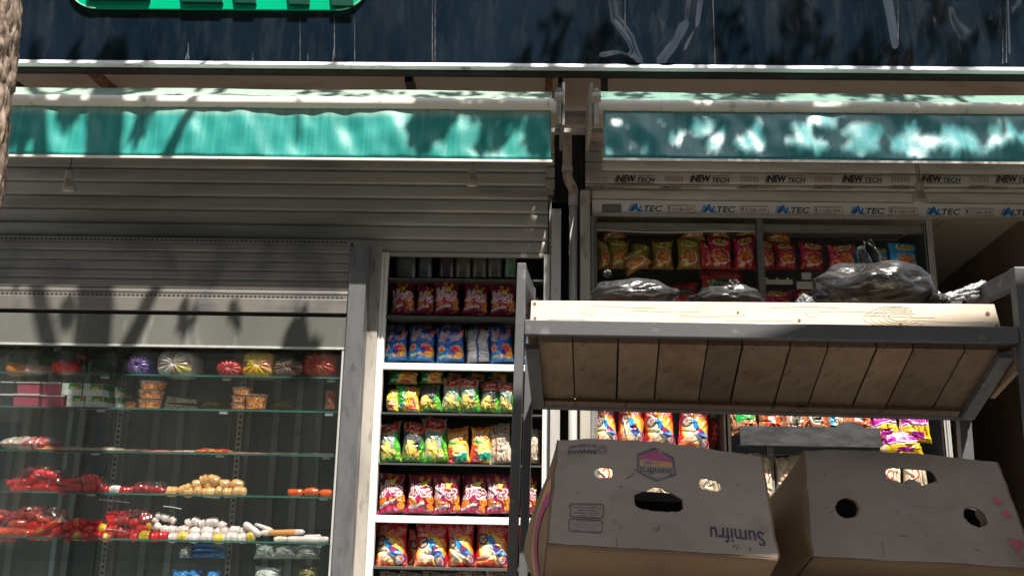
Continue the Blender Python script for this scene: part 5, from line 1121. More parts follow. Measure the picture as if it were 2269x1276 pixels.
for Fn, pr, seams in ((F1, fr1, [(.30, .0, .30, .08)]), (F2, fr2, [(.44, .99, .46, .83), (.50, .47, .70, .46), (.32, .02, .33, .16)])):
    for (u0, v0, u1, v1) in seams:
        mb = MB(); du, dv = u1 - u0, v1 - v0; nn = math.hypot(du, dv * .6) ; ox, oy = -dv / nn * .0007, du / nn * .0012
        for q in range(12): a_, b_ = q / 12, (q + 1) / 12; w_ = .004 * math.sin(a_ * 7); mb.add([Fn(u0 + du * a_ - ox, v0 + dv * a_ - oy + w_ * 0), Fn(u0 + du * b_ - ox, v0 + dv * b_ - oy), Fn(u0 + du * b_ + ox, v0 + dv * b_ + oy), Fn(u0 + du * a_ + ox, v0 + dv * a_ + oy)], [(0, 1, 2, 3)])
        mb.build('crease', scm, pr)
# ------------------------------------------------------------------ black polythene bags on the top shelf
def polybag(px0, px1, pyt, pyb, Y, label, seed, m=None, knot=None, tail=None, depth=.11, name='plastic_bag'):
    a = at(px0, pyb, Y); b = at(px1, pyb, Y); c = at((px0 + px1) / 2, pyt, Y); w = (b[0] - a[0]) / 2; cx = (a[0] + b[0]) / 2; h = c[2] - a[2] + .035; r = np.random.RandomState(seed); o = r.rand(3) * 30
    def fn(u, v):
        t = 2 * math.pi * u; p = math.pi * v; sx = math.sin(p); d = Vector((math.cos(t) * sx, math.sin(t) * sx, math.cos(p)))
        n = noise.fractal(d * 1.6 + Vector(o), 1, 2, 2) * .14; rg = 1 - abs(noise.noise(Vector((d.x * 5, d.y * 4, d.z * 2)) + Vector(o) * 2)) * 2
        rg2 = 1 - abs(noise.noise(Vector((t * 2.5 + d.z * 3, d.z * 3.5, 1)) + Vector(o))) * 2
        s = 1 + n * .9 + .008 * max(0, rg) ** 5 + .012 * max(0, rg2) ** 5
        return (cx + d.x * w * s, Y + d.y * depth * s, a[2] - .035 + (h / 1) * (d.z * .5 + .5) * (s if d.z > 0 else 1) )
    root = empty(name, (cx, Y, a[2] - .035), label, 'plastic bag', 'bags lying on the top of the rack') if knot or tail else None
    mb = MB(); mb.grid(fn, 150, 80); o_ = mb.build('body' if root else name, m or M['bin'], root, smooth=True)
    if not root: tag(o_, label, 'plastic bag', 'bags lying on the top of the rack')
    if knot:
        kx, ky, s = knot; q = at(kx, ky, Y)
        def kn(u, v): t = 2 * math.pi * u; p = math.pi * v; d = Vector((math.cos(t) * math.sin(p), math.sin(t) * math.sin(p), math.cos(p))); g = 1 + .5 * noise.noise(d * 3.3 + Vector(o)) + .2 * noise.noise(d * 9); return (q[0] + d.x * s * g, q[1] + d.y * s * g, q[2] + d.z * s * g * .9)
        mb = MB(); mb.grid(kn, 48, 28); mb.build('knot', M['bin'], root, smooth=True)
    if tail:
        pts = [at(x, y, Y) for x, y in tail]; k0 = len(pts)
        def tf(u, v):
            i = min(int(v * (k0 - 1)), k0 - 2); f = v * (k0 - 1) - i; p = pts[i] * (1 - f) + pts[i + 1] * f; wd = .028 * math.sin(math.pi * (v * .85 + .08)) + .004
            x = (u - .5) * 2; return (p[0] + x * wd, p[1] + .012 * math.sin(x * 7 + v * 3), p[2] + .008 * math.sin(x * 5 + v * 9))
        mb = MB(); mb.grid(tf, 26, 30); t_o = mb.build('loose_end', M['bin'], root, smooth=True); sm = t_o.modifiers.new('t', 'SOLIDIFY'); sm.thickness = .001
polybag(1308, 1500, 626, 664, 2.22, 'low black plastic bag at the left end of the wooden lip', 1, knot=(1346, 606, .010))
polybag(1528, 1690, 640, 668, 2.22, 'small black plastic bag tied with a knot, near the middle of the shelf', 2, knot=(1627, 630, .013))
polybag(1800, 2060, 589, 668, 2.20, 'biggest black plastic bag with its pointed end standing up', 3, tail=[(1940, 608), (1932, 570), (1918, 538)], depth=.14)
polybag(1762, 1800, 655, 672, 2.2, 'tiny grey end of plastic film left of the biggest bag', 5, M['foil'], depth=.05)
polybag(2040, 2085, 648, 672, 2.19, 'small crushed black bag tucked against the right side of the biggest bag', 6, depth=.07)
a = at(2078, 664, 2.18); b = at(2184, 640, 2.18)
mb = MB()
for k in range(9):
    r = np.random.RandomState(k + 50); pts = []; ra = []
    for i in range(14):
        t = i / 13; p = a * (1 - t) + b * t; pts.append(p + np.array([0, (k % 3 - 1) * .012, (k / 8 - .5) * .030 * (.3 + t)]) + r.randn(3) * .0016); ra.append(.0035 + .004 * r.rand())
    mb.tube(pts, ra, 8)
mb.build('plastic_roll', M['foil'], smooth=True, label='bunched shiny dark plastic film lying at the right end of the rack', cat='plastic film', group='bags lying on the top of the rack')
# ------------------------------------------------------------------ snack packets in the left unit
g1 = 'crimson wheel snack packets on the second shelf'; Yb = 4.70
pos = ['leftmost', 'second', 'third', 'fourth', 'fifth']
def row(fn, y, lst, what, grp, Y=4.71, **kw):
    for i, it in enumerate(lst):
        x0, x1, yt, yb = it[:4]; v = it[4] if len(it) > 4 else 0; rz = it[5] if len(it) > 5 else (i * 37 % 11) - 5
        bag(fn, v, (i * 5 + len(what[i])) % 7, x0 - 1, x1 + 2, yt, yb, Y, what[i], group=grp, rz=rz, rx=-4 + (i * 31 % 9 - 4) * 1.3, ry=((i * 53) % 7 - 3) * 1.8, **kw)
for i, (x0, x1, v, yt) in enumerate([(876, 921, 0, 567), (926, 957, 0, 567), (972, 1006, 1, 567), (1008, 1043, 2, 566), (1046, 1078, 2, 567), (1080, 1112, 3, 567), (1118, 1144, 4, 571)]):
    bag(d_tub, v, 1, x0, x1, yt, 616, 4.76, ['wide grey tub at the left end of the dark top shelf', 'narrow grey tub beside the wide one on the top shelf', 'brownish bottle in the middle of the dark top shelf', 'yellowish bottle on the top shelf above the gap of wheel packets', 'second yellowish bottle on the top shelf', 'pale label bottle right of the yellowish bottles', 'light green packet at the right end of the top shelf'][i], 'bottle', 'bottles and tubs on the dark top shelf', 'bottle' if 1 < i < 6 else 'tub', box=.6, thick=.06)
row(d_wheel, 0, [(865, 921, 622, 697, 0, -8), (921, 961, 633, 697, 0, 14), (962, 1018, 622, 697, 0, 3), (1023, 1079, 628, 698, 1, 5), (1085, 1142, 631, 699, 0, -3), (1160, 1200, 655, 700, 0, 0)],
    ['crimson wheel snack packet at the left end of the second shelf', 'narrow half hidden crimson wheel packet, second on its shelf', 'crimson wheel snack packet in the middle of the second shelf', 'crimson wheel packet with a bright crease, fourth on the second shelf', 'brightest crimson wheel packet beside the rack post on the second shelf', 'crimson packet showing behind the left end of the wooden lip'], g1)
row(d_blue, 0, [(849, 903, 730, 801), (903, 961, 727, 801), (967, 1028, 729, 802)], ['blue snack packet at the left end above the upper white shelf', 'second blue snack packet above the upper white shelf', 'third blue snack packet, left of the silver packet back'], 'blue snack packets above the upper white shelf')
row(d_silver, 0, [(1032, 1087, 729, 803)], ['silver back of a snack packet between two blue ones'], 'blue snack packets above the upper white shelf')
row(d_blue, 0, [(1087, 1138, 722, 803, 0, 6), (1160, 1182, 735, 804, 0, 0)], ['blue snack packet right of the silver packet back', 'sliver of a blue packet showing right of the front rack post'], 'blue snack packets above the upper white shelf')
for i, (x0, x1, ya, yb) in enumerate([(850, 900, 708, 730), (905, 960, 709, 728), (972, 1025, 706, 730), (1035, 1078, 712, 730), (1092, 1136, 706, 724)]):
    bag(d_silver if i in (0, 2) else d_blue, 0, 2, x0, x1, ya - 30, yb + 6, 4.84, ['dark packet lying behind the first blue packet', 'dark packet lying behind the second blue packet', 'silver backed packet lying behind the third blue packet', 'packet lying behind the silver one', 'packet lying behind the last blue packet'][i], group='packets lying behind the blue row', rx=-50, thick=.05)
Y3 = 4.70
bag(d_green, 0, 1, 853, 888, 862, 912, Y3, 'green snack packet turned sideways at the left end of the third row', group='green snack packets', rz=-40)
bag(d_green, 0, 0, 874, 930, 856, 912, Y3, 'green packet with yellow panel left of the potato sticks', group='green snack packets', rz=4)
bag(d_green, 1, 2, 857, 926, 822, 852, Y3 + .03, 'green packet lying on top of the leftmost green packets', group='green snack packets', rx=-12)
bag(d_green, 1, 3, 928, 983, 822, 850, Y3 + .03, 'second green packet lying on top, above the first potato sticks', group='green snack packets', rx=-12)
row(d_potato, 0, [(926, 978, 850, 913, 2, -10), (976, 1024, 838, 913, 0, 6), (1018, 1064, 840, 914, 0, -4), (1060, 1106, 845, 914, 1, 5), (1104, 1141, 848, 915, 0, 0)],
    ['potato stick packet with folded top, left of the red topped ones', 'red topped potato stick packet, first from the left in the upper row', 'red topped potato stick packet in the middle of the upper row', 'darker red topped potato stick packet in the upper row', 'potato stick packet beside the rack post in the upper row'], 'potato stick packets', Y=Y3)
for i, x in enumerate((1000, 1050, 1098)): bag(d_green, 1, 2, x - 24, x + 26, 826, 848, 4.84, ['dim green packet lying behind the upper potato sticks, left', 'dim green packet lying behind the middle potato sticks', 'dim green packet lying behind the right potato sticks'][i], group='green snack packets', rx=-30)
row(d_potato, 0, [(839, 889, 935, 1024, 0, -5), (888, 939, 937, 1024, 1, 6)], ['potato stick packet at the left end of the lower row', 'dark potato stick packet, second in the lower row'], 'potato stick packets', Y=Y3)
row(d_potato, 0, [(938, 994, 925, 1025, 0, 3)], ['tall potato stick packet with crumpled red top in the lower row'], 'potato stick packets', Y=Y3)
row(d_bowl, 0, [(992, 1040, 946, 1026, 0, -4), (1039, 1088, 946, 1026, 0, 6)], ['orange packet with a bowl of noodles, left one', 'orange packet with a bowl of noodles, right one'], 'orange bowl snack packets', Y=Y3)
row(d_kraft, 0, [(1086, 1136, 940, 1027, 0, 3), (1158, 1196, 950, 1027, 0, 0)], ['brown paper look packet with dark script left of the rack post', 'brown paper look packet showing between the two rack posts'], 'brown script packets', Y=Y3)
row(d_wheel, 0, [(836, 899, 1048, 1138, 1, -8), (897, 961, 1050, 1138, 0, 5), (959, 1021, 1052, 1138, 0, -3), (1019, 1080, 1052, 1138, 0, 3), (1076, 1132, 1052, 1138, 0, -5), (1152, 1188, 1055, 1139, 0, 3)],
    ['sunlit magenta wheel packet at the left end above the lower white shelf', 'sunlit wheel snack packet, second above the lower white shelf', 'sunlit wheel snack packet, third above the lower white shelf', 'sunlit wheel snack packet, fourth above the lower white shelf', 'sunlit wheel snack packet half behind the front rack post', 'pink sliver of a wheel packet between the rack posts'], 'wheel snack packets above the lower white shelf', Y=Y3)
row(d_moto, 0, [(829, 903, 1158, 1256, 0, -9), (917, 993, 1156, 1256, 0, 5), (990, 1054, 1158, 1256, 0, -2), (1050, 1124, 1156, 1256, 0, 3), (1150, 1196, 1160, 1258, 0, 0)],
    ['red motorcycle packet at the left end below the lower white shelf', 'widest red motorcycle packet, second below the lower white shelf', 'red motorcycle packet, third below the lower white shelf', 'red motorcycle packet left of the front rack post', 'red motorcycle packet showing behind the rack posts'], 'red motorcycle snack packets', Y=Y3, thick=.09)
bag(d_moto, 0, 1, 900, 924, 1172, 1254, Y3 + .06, 'side of a red motorcycle packet in the gap after the first one', group='red motorcycle snack packets', rz=60)
for i, x in enumerate(range(835, 1120, 48)): bag(d_kraft, 0, i % 4, x, x + 50, 1268, 1350, Y3, 'tan packet top on the lowest visible shelf, ' + ['leftmost', 'second from left', 'third from left', 'third from right', 'second from right', 'rightmost'][i], group='tan packets on the lowest visible shelf', rz=i * 5 - 12)
# ------------------------------------------------------------------ packets in the right window
G = 'packets on the window shelf'; YK = 4.80
K = [(1321, 1351, 535, 597, 0, 30, 'yellow packet squeezed sideways at the left end of the window shelf'), (1348, 1397, 531, 597, 0, 5, 'dark yellow snack packet at the left end of the window shelf'),
     (1398, 1440, 541, 597, 0, -5, 'dark yellow packet behind the fallen bright one'), (1442, 1494, 534, 597, 0, 3, 'yellow snack packet right of the fallen one'), (1500, 1554, 530, 597, 0, -6, 'yellow snack packet next to the first red packet'),
     (1552, 1572, 538, 597, 1, 50, 'narrow side of a red packet next to the yellow ones'), (1567, 1624, 527, 597, 1, 3, 'first full red snack packet in the window'), (1624, 1677, 524, 598, 1, -4, 'tall red snack packet left of the window post'), (1683, 1717, 533, 597, 1, 8, 'red snack packet half hidden by the window post'),
     (1718, 1767, 540, 598, 1, 0, 'red snack packet just right of the window post'), (1772, 1829, 538, 598, 1, 4, 'red snack packet left of the brighter red one'), (1834, 1901, 542, 600, 1, 3, 'bright red snack packet above the big black bag'), (1888, 1925, 550, 600, 2, 20, 'blue packet half hidden behind the upright plastic end'), (1938, 1975, 550, 600, 2, -14, 'blue packet seen right of the upright plastic end'), (1970, 2037, 540, 602, 2, 4, 'bright blue snack packet at the right end of the window shelf')]
for i, (x0, x1, yt, yb, v, rz, lb) in enumerate(K):
    bag(d_kiko, v, i % 4, x0, x1, yt, yb, 4.74 if i in (11, 14) else YK, lb, group=G, rz=rz, rx=-3)
bag(d_kiko, 0, 2, 1385, 1450, 556, 597, 4.76, 'bright yellow packet fallen over on the window shelf', group=G, ry=-28, rz=-10)
for i, (x0, x1, yt, yb) in enumerate([(1333, 1391, 509, 533), (1505, 1566, 512, 533), (1567, 1620, 512, 530), (1630, 1682, 508, 526), (1694, 1755, 514, 541)]):
    bag(d_kiko, 0, (i + 1) % 4, x0, x1, yt - 12, yb, YK + .03, 'yellow packet lying on top, above ' + ['the leftmost yellow packets', 'the last yellow packet', 'the first full red packet', 'the tall red packet', 'the packet right of the window post'][i], group='packets lying on top of the window row', rx=-38, ry=[-18, 3, -4, 5, 14][i], thick=.09)
row(d_vinut, 0, [(1485, 1553, 628, 690), (1552, 1648, 600, 690), (1322, 1400, 632, 690), (1405, 1480, 640, 690)], ['dim red packet behind the gap between the first two black bags', 'dark red packet with an oval label behind the knotted bag', 'dim red packet behind the low black bag at the left', 'dim red packet behind the right part of the low black bag'], 'dim red packets under the window shelf', Y=4.82)
row(d_kiko, 0, [(1700, 1762, 642, 705, 1), (1762, 1812, 642, 705, 1), (2062, 2066, 650, 700, 1)][:2], ['red packet top just right of the window post, under the shelf', 'second red packet top under the white paper labels'], 'dim red packets under the window shelf', Y=4.82)
row(d_moto, 0, [(1320, 1371, 896, 990, 0, 8), (1367, 1427, 894, 990, 0, -6), (1428, 1497, 893, 992, 0, 4), (1500, 1571, 895, 995, 0, 8)], ['red motorcycle packet beside the jamb, above the white box', 'red motorcycle packet second from the jamb, above the white box', 'red motorcycle packet third from the jamb, above the white box', 'red motorcycle packet with sun on it, last before the dark stock'], 'red motorcycle packets in the right window', Y=4.78, thick=.1)
bag(d_vinut, 0, 1, 1570, 1596, 895, 990, 4.86, 'dim dark packet in shade right of the motorcycle packets', group='dim red packets under the window shelf')
row(d_clear, 0, [(1622, 1682, 896, 962, 1, 0), (1680, 1733, 893, 960, 3, 5), (1728, 1790, 894, 960, 0, 10), (1775, 1833, 893, 960, 0, -6), (1826, 1877, 896, 962, 2, 4), (1868, 1930, 893, 962, 3, -4)],
    ['orange snack pack with a green label at the left end of the tray', 'orange pack with a small red label in the tray', 'brown orange pack with a round white label, left one', 'brown orange pack with a round white label, right one', 'pack with a blue and white round label in the tray', 'orange pack behind the hump of the tray'], 'orange packs in the steel tray', Y=4.68, thick=.09)
row(d_purple, 0, [(1926, 2000, 905, 975, 0, 8), (1992, 2062, 905, 980, 0, -6), (1950, 2046, 955, 1010, 0, 0)], ['magenta snack packet right of the tray, left one', 'magenta snack packet near the white post, right one', 'magenta packet lying below the other two'], 'magenta packets by the white post', Y=4.72, thick=.1)
for i in range(13): x = 1318 + i * 57; bag(d_beige, 0, i % 4, x, x + 58, 1008 + (i % 3) * 4, 1110, 4.72, 'beige packet behind the boxes, ' + ['leftmost', 'second', 'third', 'fourth', 'fifth', 'sixth', 'seventh', 'eighth', 'ninth', 'tenth', 'eleventh', 'twelfth', 'last'][i] + ' from the left', group='beige packets behind the boxes', rz=i * 7 % 12 - 6, thick=.09)
# hanging strips at the far right doorway
root = empty('hanging_strip', tuple(at(2245, 1180, 5.7)), 'hanging strip of black and silver snack sachets at the right edge', 'hanging strip')
for k in range(5):
    y0 = 945 + k * 50; o = bag(d_silver if k % 2 else d_vinut, 0, k % 4, 2236 + k * 3, 2272 + k * 3, y0, y0 + 52, 5.7, None, None, name='sachet', rz=-30); o.parent = root; o.location -= root.location
# ------------------------------------------------------------------ meat counter goods
def hue(col, k): return tuple(min(.85, max(0, c * k)) for c in col)
def blob(name, fnc, nu, nv, cf, label=None, cat=None, group=None, parent=None, m=None):
    vs = []; cs = []
    for j in range(nv + 1):
        for i in range(nu + 1): p = fnc(i / nu, j / nv); vs.append(p); cs.append((*cf(i / nu, j / nv), 1))
    mb = MB(); mb.v = [tuple(map(float, v)) for v in vs]; mb.f = [(j * (nu + 1) + i, j * (nu + 1) + i + 1, (j + 1) * (nu + 1) + i + 1, (j + 1) * (nu + 1) + i) for j in range(nv) for i in range(nu)]; mb.m = [0] * len(mb.f)
    o = mb.build(name, m or M['skin'], parent, smooth=True, label=label, cat=cat, group=group)
    ca = o.data.color_attributes.new('Col', 'FLOAT_COLOR', 'POINT'); ca.data.foreach_set('color', np.array(cs, np.float32).ravel()); return o
def link(p0, p1, r, col, name='sausage', label=None, group=None, parent=None, bend=0, spots=None, seed=0, cat='sausage', band_=None):
    r = r * 1.14; p0 = np.array(p0, float); p1 = np.array(p1, float); d = p1 - p0; ln = np.linalg.norm(d); d = d / ln; a = nrm(np.cross(d, [0, .3, 1])); b = np.cross(d, a); q = np.random.RandomState(seed)
    def f(u, v):
        t = v; rr_ = r * max(.0, 1 - abs(2 * t - 1) ** (max(5.5, 3.2 * ln / r / 4))) ** .5 + r * .10; th = 2 * math.pi * u
        rr_ *= 1 + .04 * math.sin(9 * t + seed) + .10 * noise.noise(Vector((math.cos(th) * 1.6, math.sin(th) * 1.6, t * 5 + seed * 3))); c = p0 + d * ln * t + b * bend * math.sin(math.pi * t)
        return c + (a * math.cos(th) + b * math.sin(th)) * rr_
    nc = q.rand(8)
    def cf(u, v):
        if band_ and band_[1] < v < band_[2]: return band_[0]
        k = .85 + .3 * nc[int(v * 7.9)]; 
        if spots and noise.noise(Vector((u * 7, v * 9, seed))) > .25: return spots
        return hue(col, k)
    return blob(name, f, 16, 22, cf, label, cat if label else None, group, parent)
YF = 4.55
def oneSausage(px0, px1, yt, yb, col, label, grp, Y=YF, **kw):
    z0 = at(px0, yb, Y); z1 = at(px1, yb, Y); r = (at(px0, yt, Y)[2] - z0[2]) / 2; return link(z0 + [0, .0, r], z1 + [0, .05, r], r, col, 'sausage', label, grp, **kw)
RED = (.76, .016, .018)
oneSausage(10, 56, 801, 826, (.78, .24, .02), 'short orange sausage lying at the left end of the top glass shelf', 'big sausages on the top glass shelf', bend=.01)
oneSausage(52, 88, 808, 828, (.80, .42, .42), 'pale pink sausage next to the orange one', 'big sausages on the top glass shelf')
oneSausage(84, 118, 811, 828, (.78, .45, .44), 'smaller pink sausage with red print beside the fat red one', 'big sausages on the top glass shelf', spots=(.6, .1, .1))
oneSausage(112, 168, 801, 829, RED, 'fat glossy red sausage left of the cola bottle', 'big sausages on the top glass shelf', bend=-.004)
# cola bottle
a = at(180, 830, 4.68); s = at(180, 762, 4.68)[2] - a[2]; root = empty('cola_bottle', tuple(a), 'cola bottle with a red label and red cap on the top shelf', 'bottle')
mb = MB(); mb.lathe([(s * .13, 0), (s * .17, s * .03), (s * .175, s * .2), (s * .155, s * .35), (s * .175, s * .45), (s * .17, s * .68), (s * .11, s * .8), (s * .06, s * .9), (s * .06, s * .94)], a, 24); mb.build('body', mat('dark_cola', (.012, .006, .006), .08, coat=.6), root, smooth=True)
mb = MB(); mb.lathe([(s * .168, s * .43), (s * .181, s * .45), (s * .179, s * .66), (s * .165, s * .68)], a, 24); lb_ = mb.build('bottle_label', mat('cola_label', (.5, .012, .012), .35), root, smooth=True)
mb = MB(); put_text(mb, "Cola", lambda u, v: (a[0] + (u - .5) * s * .26, a[1] - s * .186, a[2] + s * (.50 + .11 * v)), 0, .3, .02); mb.build('lettering', M['aluw'], lb_)
mb = MB(); mb.lathe([(s * .07, s * .93), (s * .07, s * 1.0), (s * .06, s * 1.01)], a, 20); mb.build('cap', mat('red_cap', (.6, .01, .01), .4), root)
# round gathered meat logs seen end-on
def mlog(px0, px1, yt, yb, cf, label, Y=4.518, sq=2.2, dep=.16):
    a = at((px0 + px1) / 2, yb, Y); w = (at(px1, yb, Y)[0] - at(px0, yb, Y)[0]) / 2; h = (at(px0, yt, Y)[2] - a[2]) / 2; cz = a[2] + h
    def f(u, v):
        th = 2 * math.pi * u; c, s_ = math.cos(th), math.sin(th); d = (abs(c) ** sq + abs(s_) ** sq) ** (-1 / sq)
        if v < .55: t = v / .55; rr_ = t ** .9; y = Y - .028 * (1 - t) ** .5 * 0 + .030 * (t ** 3) - .02 + .022 * math.exp(-t / .08) ; y += .004 * math.sin(th * 13) * (1 - t) * t * 4
        else: t = (v - .55) / .45; rr_ = 1 + .06 * math.sin(math.pi * t); y = Y + .010 + dep * t
        return (a[0] + c * d * w * rr_, y, cz + s_ * d * h * rr_)
    return blob('meat_log', f, 72, 34, cf, label, 'meat log', 'wrapped meat logs on the top glass shelf')
def radial(c1, c2, c3=None, n=8, core=(.7, .7, .68)):
    def cf(u, v):
        if v < .06: return core
        k = math.sin(2 * math.pi * u * n + v * 3) 
        if v < .5 and k > .45: return c2
        if c3 and v < .52 and .78 < u < .97: return c3
        return hue(c1, .9 + .2 * noise.noise(Vector((u * 30, v * 6, 1))))
    return cf
mlog(274, 329, 782, 832, radial((.10, .05, .34), (.45, .30, .60), None, 17, (.03, .02, .08)), 'purple wrapped meat log with gathered end right of the bottle')
mlog(344, 423, 776, 833, radial((.60, .60, .56), (.35, .22, .15), (.55, .50, .12), 4), 'big white wrapped meat log, rounded square end', sq=3.4)
mlog(476, 534, 794, 834, radial((.66, .02, .03), (.75, .2, .2), None, 11, (.7, .5, .5)), 'red meat log tied with white string left of the yellow one')
def yel(u, v):
    if v < .08: return (.7, .7, .6)
    if v < .5 and (u < .09 or u > .91): return (.8, .35, .2)
    if v < .5 and abs(u - .125) < .01 or abs(u - .62) < .008 or abs(u - .88) < .01: return (.5, .3, .01)
    if .3 < v < .5 and .47 < u < .54: return (.1, .08, .02)
    return (.78, .50, .01) if .55 < u < .9 else (.60, .45, .03)
mlog(534, 602, 777, 835, yel, 'bright yellow wrapped meat log with rounded square end', sq=4)
mlog(602, 672, 792, 834, radial((.20, .12, .09), (.38, .25, .2), None, 5, (.5, .2, .2)), 'brown wrapped meat log between the yellow and the orange red one', sq=2.6)
mlog(668, 744, 777, 835, lambda u, v: hue((.50, .05, .015), .8 + .5 * noise.noise(Vector((u * 9, v * 7, 4)))), 'orange red wrapped meat log at the right end of the top shelf', sq=3)
# trays with lids
def tub(px0, px1, yt, yb, col, label, Y=4.53, dep=.16, grp='lidded plastic tubs on the second glass shelf', lid=(.55, .55, .58)):
    a = at(px0, yb, Y); b = at(px1, yt, Y); w = b[0] - a[0]; h = b[2] - a[2]; root = empty('plastic_tub', ((a[0] + b[0]) / 2, Y, a[2]), label, 'tub', grp)
    mb = MB(); i = .05 * w; mb.hexa([(a[0] + i, Y + .006, a[2]), (b[0] - i, Y + .006, a[2]), (b[0] - i, Y + dep, a[2]), (a[0] + i, Y + dep, a[2]), (a[0] + .003, Y + .001, a[2] + h * .84), (b[0] - .003, Y + .001, a[2] + h * .84), (b[0] - .003, Y + dep, a[2] + h * .84), (a[0] + .003, Y + dep, a[2] + h * .84)])
    mb.build('tub_body', mat('minced_' + str(round(col[0] * 100)), col, .3, col2=hue(col, 1.8), nscale=(240, 240, 240), lo=.45, hi=.6, coat=.7), root, bevel=.003)
    mb = MB(); mb.box(a[0], b[0], Y - .004, Y + dep + .002, a[2] + h * .845, a[2] + h - .001); mb.build('lid', mat('clear_lid', (.72, .72, .75), .15, coat=.8) if 'clear_lid' not in bpy.data.materials else bpy.data.materials['clear_lid'], root, bevel=.002)
MIN = (.40, .07, .12)
tub(-4, 29, 872, 901, (.02, .025, .03), 'dark lidded tub at the bottom left of the second glass shelf'); tub(-2, 31, 844, 871, (.022, .025, .03), 'dark lidded tub on top of the other dark tub')
tub(24, 88, 872, 902, MIN, 'tub of purple red mince, lower left of four'); tub(88, 143, 875, 902, MIN, 'tub of purple red mince, lower right of four')
tub(33, 90, 845, 871, MIN, 'tub of purple red mince, upper left of four'); tub(90, 136, 846, 874, MIN, 'tub of purple red mince, upper right of four')
def carton(px0, px1, yt, yb, label, Y=4.525, dep=.15, brown=False):
    a = at(px0, yb, Y); b = at(px1, yt, Y); h = b[2] - a[2]; mz = a[2] + h * .5; root = empty('carton', ((a[0] + b[0]) / 2, Y, a[2]), label, 'carton', 'green and white cartons on the second glass shelf')
    mb = MB(); mb.box(a[0], b[0], Y, Y + dep, a[2], mz - .0005); mb.build('white_band', mat('white_card', (.75, .75, .73), .6) if 'white_card' not in bpy.data.materials else bpy.data.materials['white_card'], root, bevel=.0015)
    w = b[0] - a[0]; mb = MB(); mb.box(a[0], b[0], Y, Y + dep, mz, b[2], 0)
    mb.box(a[0] + w * .35, b[0] - w * .02, Y - .0008, Y - .0001, mz + h * .04, b[2] - h * .02, 1); mb.box(a[0] + w * .45, b[0] - w * .2, Y - .0016, Y - .0009, mz + h * .05, mz + h * .22, 2); mb.box(b[0] - w * .18, b[0] - w * .04, Y - .0016, Y - .0009, mz + h * .2, b[2] - h * .05, 3)
    mb.box(b[0] + .0001, b[0] + .0008, Y + .002, Y + dep - .002, mz + .002, b[2] - .002, 1)
    mb.build('printed_top', [mat('pale_mint', (.55, .70, .58), .4), mat('pack_green', (.01, .28, .07), .4), mat('pack_yellow', (.75, .6, .1), .4), mat('pack_red', (.6, .05, .03), .4)] if 'pale_mint' not in bpy.data.materials else [bpy.data.materials[k] for k in ('pale_mint', 'pack_green', 'pack_yellow', 'pack_red')], root, bevel=0)
carton(146, 187, 876, 902, 'green and white carton, lower left one'); carton(187, 229, 877, 902, 'green and white carton, lower right one')
carton(135, 182, 849, 875, 'green and white carton, upper left one'); carton(183, 228, 850, 876, 'green and white carton, upper right one')
carton(253, 268, 858, 880, 'small narrow carton standing alone, upper one', Y=4.56); carton(254, 268, 881, 906, 'small narrow carton standing alone, lower one', Y=4.56)
def roundtub(px0, px1, yt, yb, label, Y=4.58, col=(.62, .22, .03), sqr=False):
    a = at((px0 + px1) / 2, yb, Y); w = (at(px1, yb, Y)[0] - at(px0, yb, Y)[0]) / 2; h = at(px0, yt, Y)[2] - a[2]; root = empty('plastic_tub', tuple(a), label, 'tub', 'orange tubs on the second glass shelf')
    mb = MB(); mb.lathe([(w * .80, .0005), (w * .92, h * .84)], a, 28)
    mb.build('tub_body', mat('orange_chunks', (.60, .20, .03), .25, col2=(.80, .50, .25), nscale=(70, 70, 70), lo=.45, hi=.62, coat=.8, dirt=(.35, .09, .02), dscale=(50, 50, 50), dlo=.52, dhi=.6) if 'orange_chunks' not in bpy.data.materials else bpy.data.materials['orange_chunks'], root)
    mb = MB(); mb.lathe([(w * .9, h * .845), (w, h * .87), (w, h * .97), (w * .8, h * .99)], a, 28); mb.build('lid', bpy.data.materials['clear_lid'] if 0 else M['clear'], root)
roundtub(304, 358, 885, 905, 'orange tub at the bottom of the left stack of three'); roundtub(305, 364, 865, 884, 'orange tub in the middle of the left stack of three'); roundtub(308, 369, 845, 864, 'orange tub on top of the left stack of three'); roundtub(276, 305, 888, 905, 'small orange tub left of the stack of three', Y=4.62)
roundtub(510, 552, 893, 907, 'orange tub at the bottom of the right stack'); roundtub(511, 556, 877, 892, 'orange tub in the middle of the right stack'); roundtub(513, 561, 859, 876, 'orange tub on top of the right stack'); roundtub(541, 592, 873, 907, 'larger orange tub in front of the right stack', Y=4.56)
tb_ = mat('tray_film', (.45, .42, .34), .3, col2=(.14, .12, .08), nscale=(60, 60, 60), coat=.6)
for i, (x0, x1, y0, y1) in enumerate([(362, 430, 893, 906), (366, 428, 878, 891)]):
    a = at(x0, y1, 4.64); b = at(x1, y0, 4.64); mb = MB(); mb.hexa([(a[0], 4.64, a[2]), (b[0], 4.70, a[2]), (b[0], 4.80, a[2]), (a[0], 4.80, a[2]), (a[0], 4.635, b[2]), (b[0], 4.695, b[2] - .012), (b[0], 4.80, b[2] - .012), (a[0], 4.80, b[2])]); mb.build('food_tray', tb_, bevel=.003, label=['film wrapped food tray lying on the glass shelf', 'film wrapped food tray lying on another tray'][i], cat='food tray', group='film wrapped trays')
for i, (x0, x1, y0, y1) in enumerate([(440, 500, 889, 905), (600, 655, 886, 906)]):
    a = at(x0, y1, 4.72); b = at(x1, y0, 4.72); bag(d_folded, 2, i, x0, x1, y0, y1, 4.72, ['dim dark film packet left of the right orange tubs', 'dim dark film packet right of the orange tubs'][i], group='dim film packets', rx=-20)
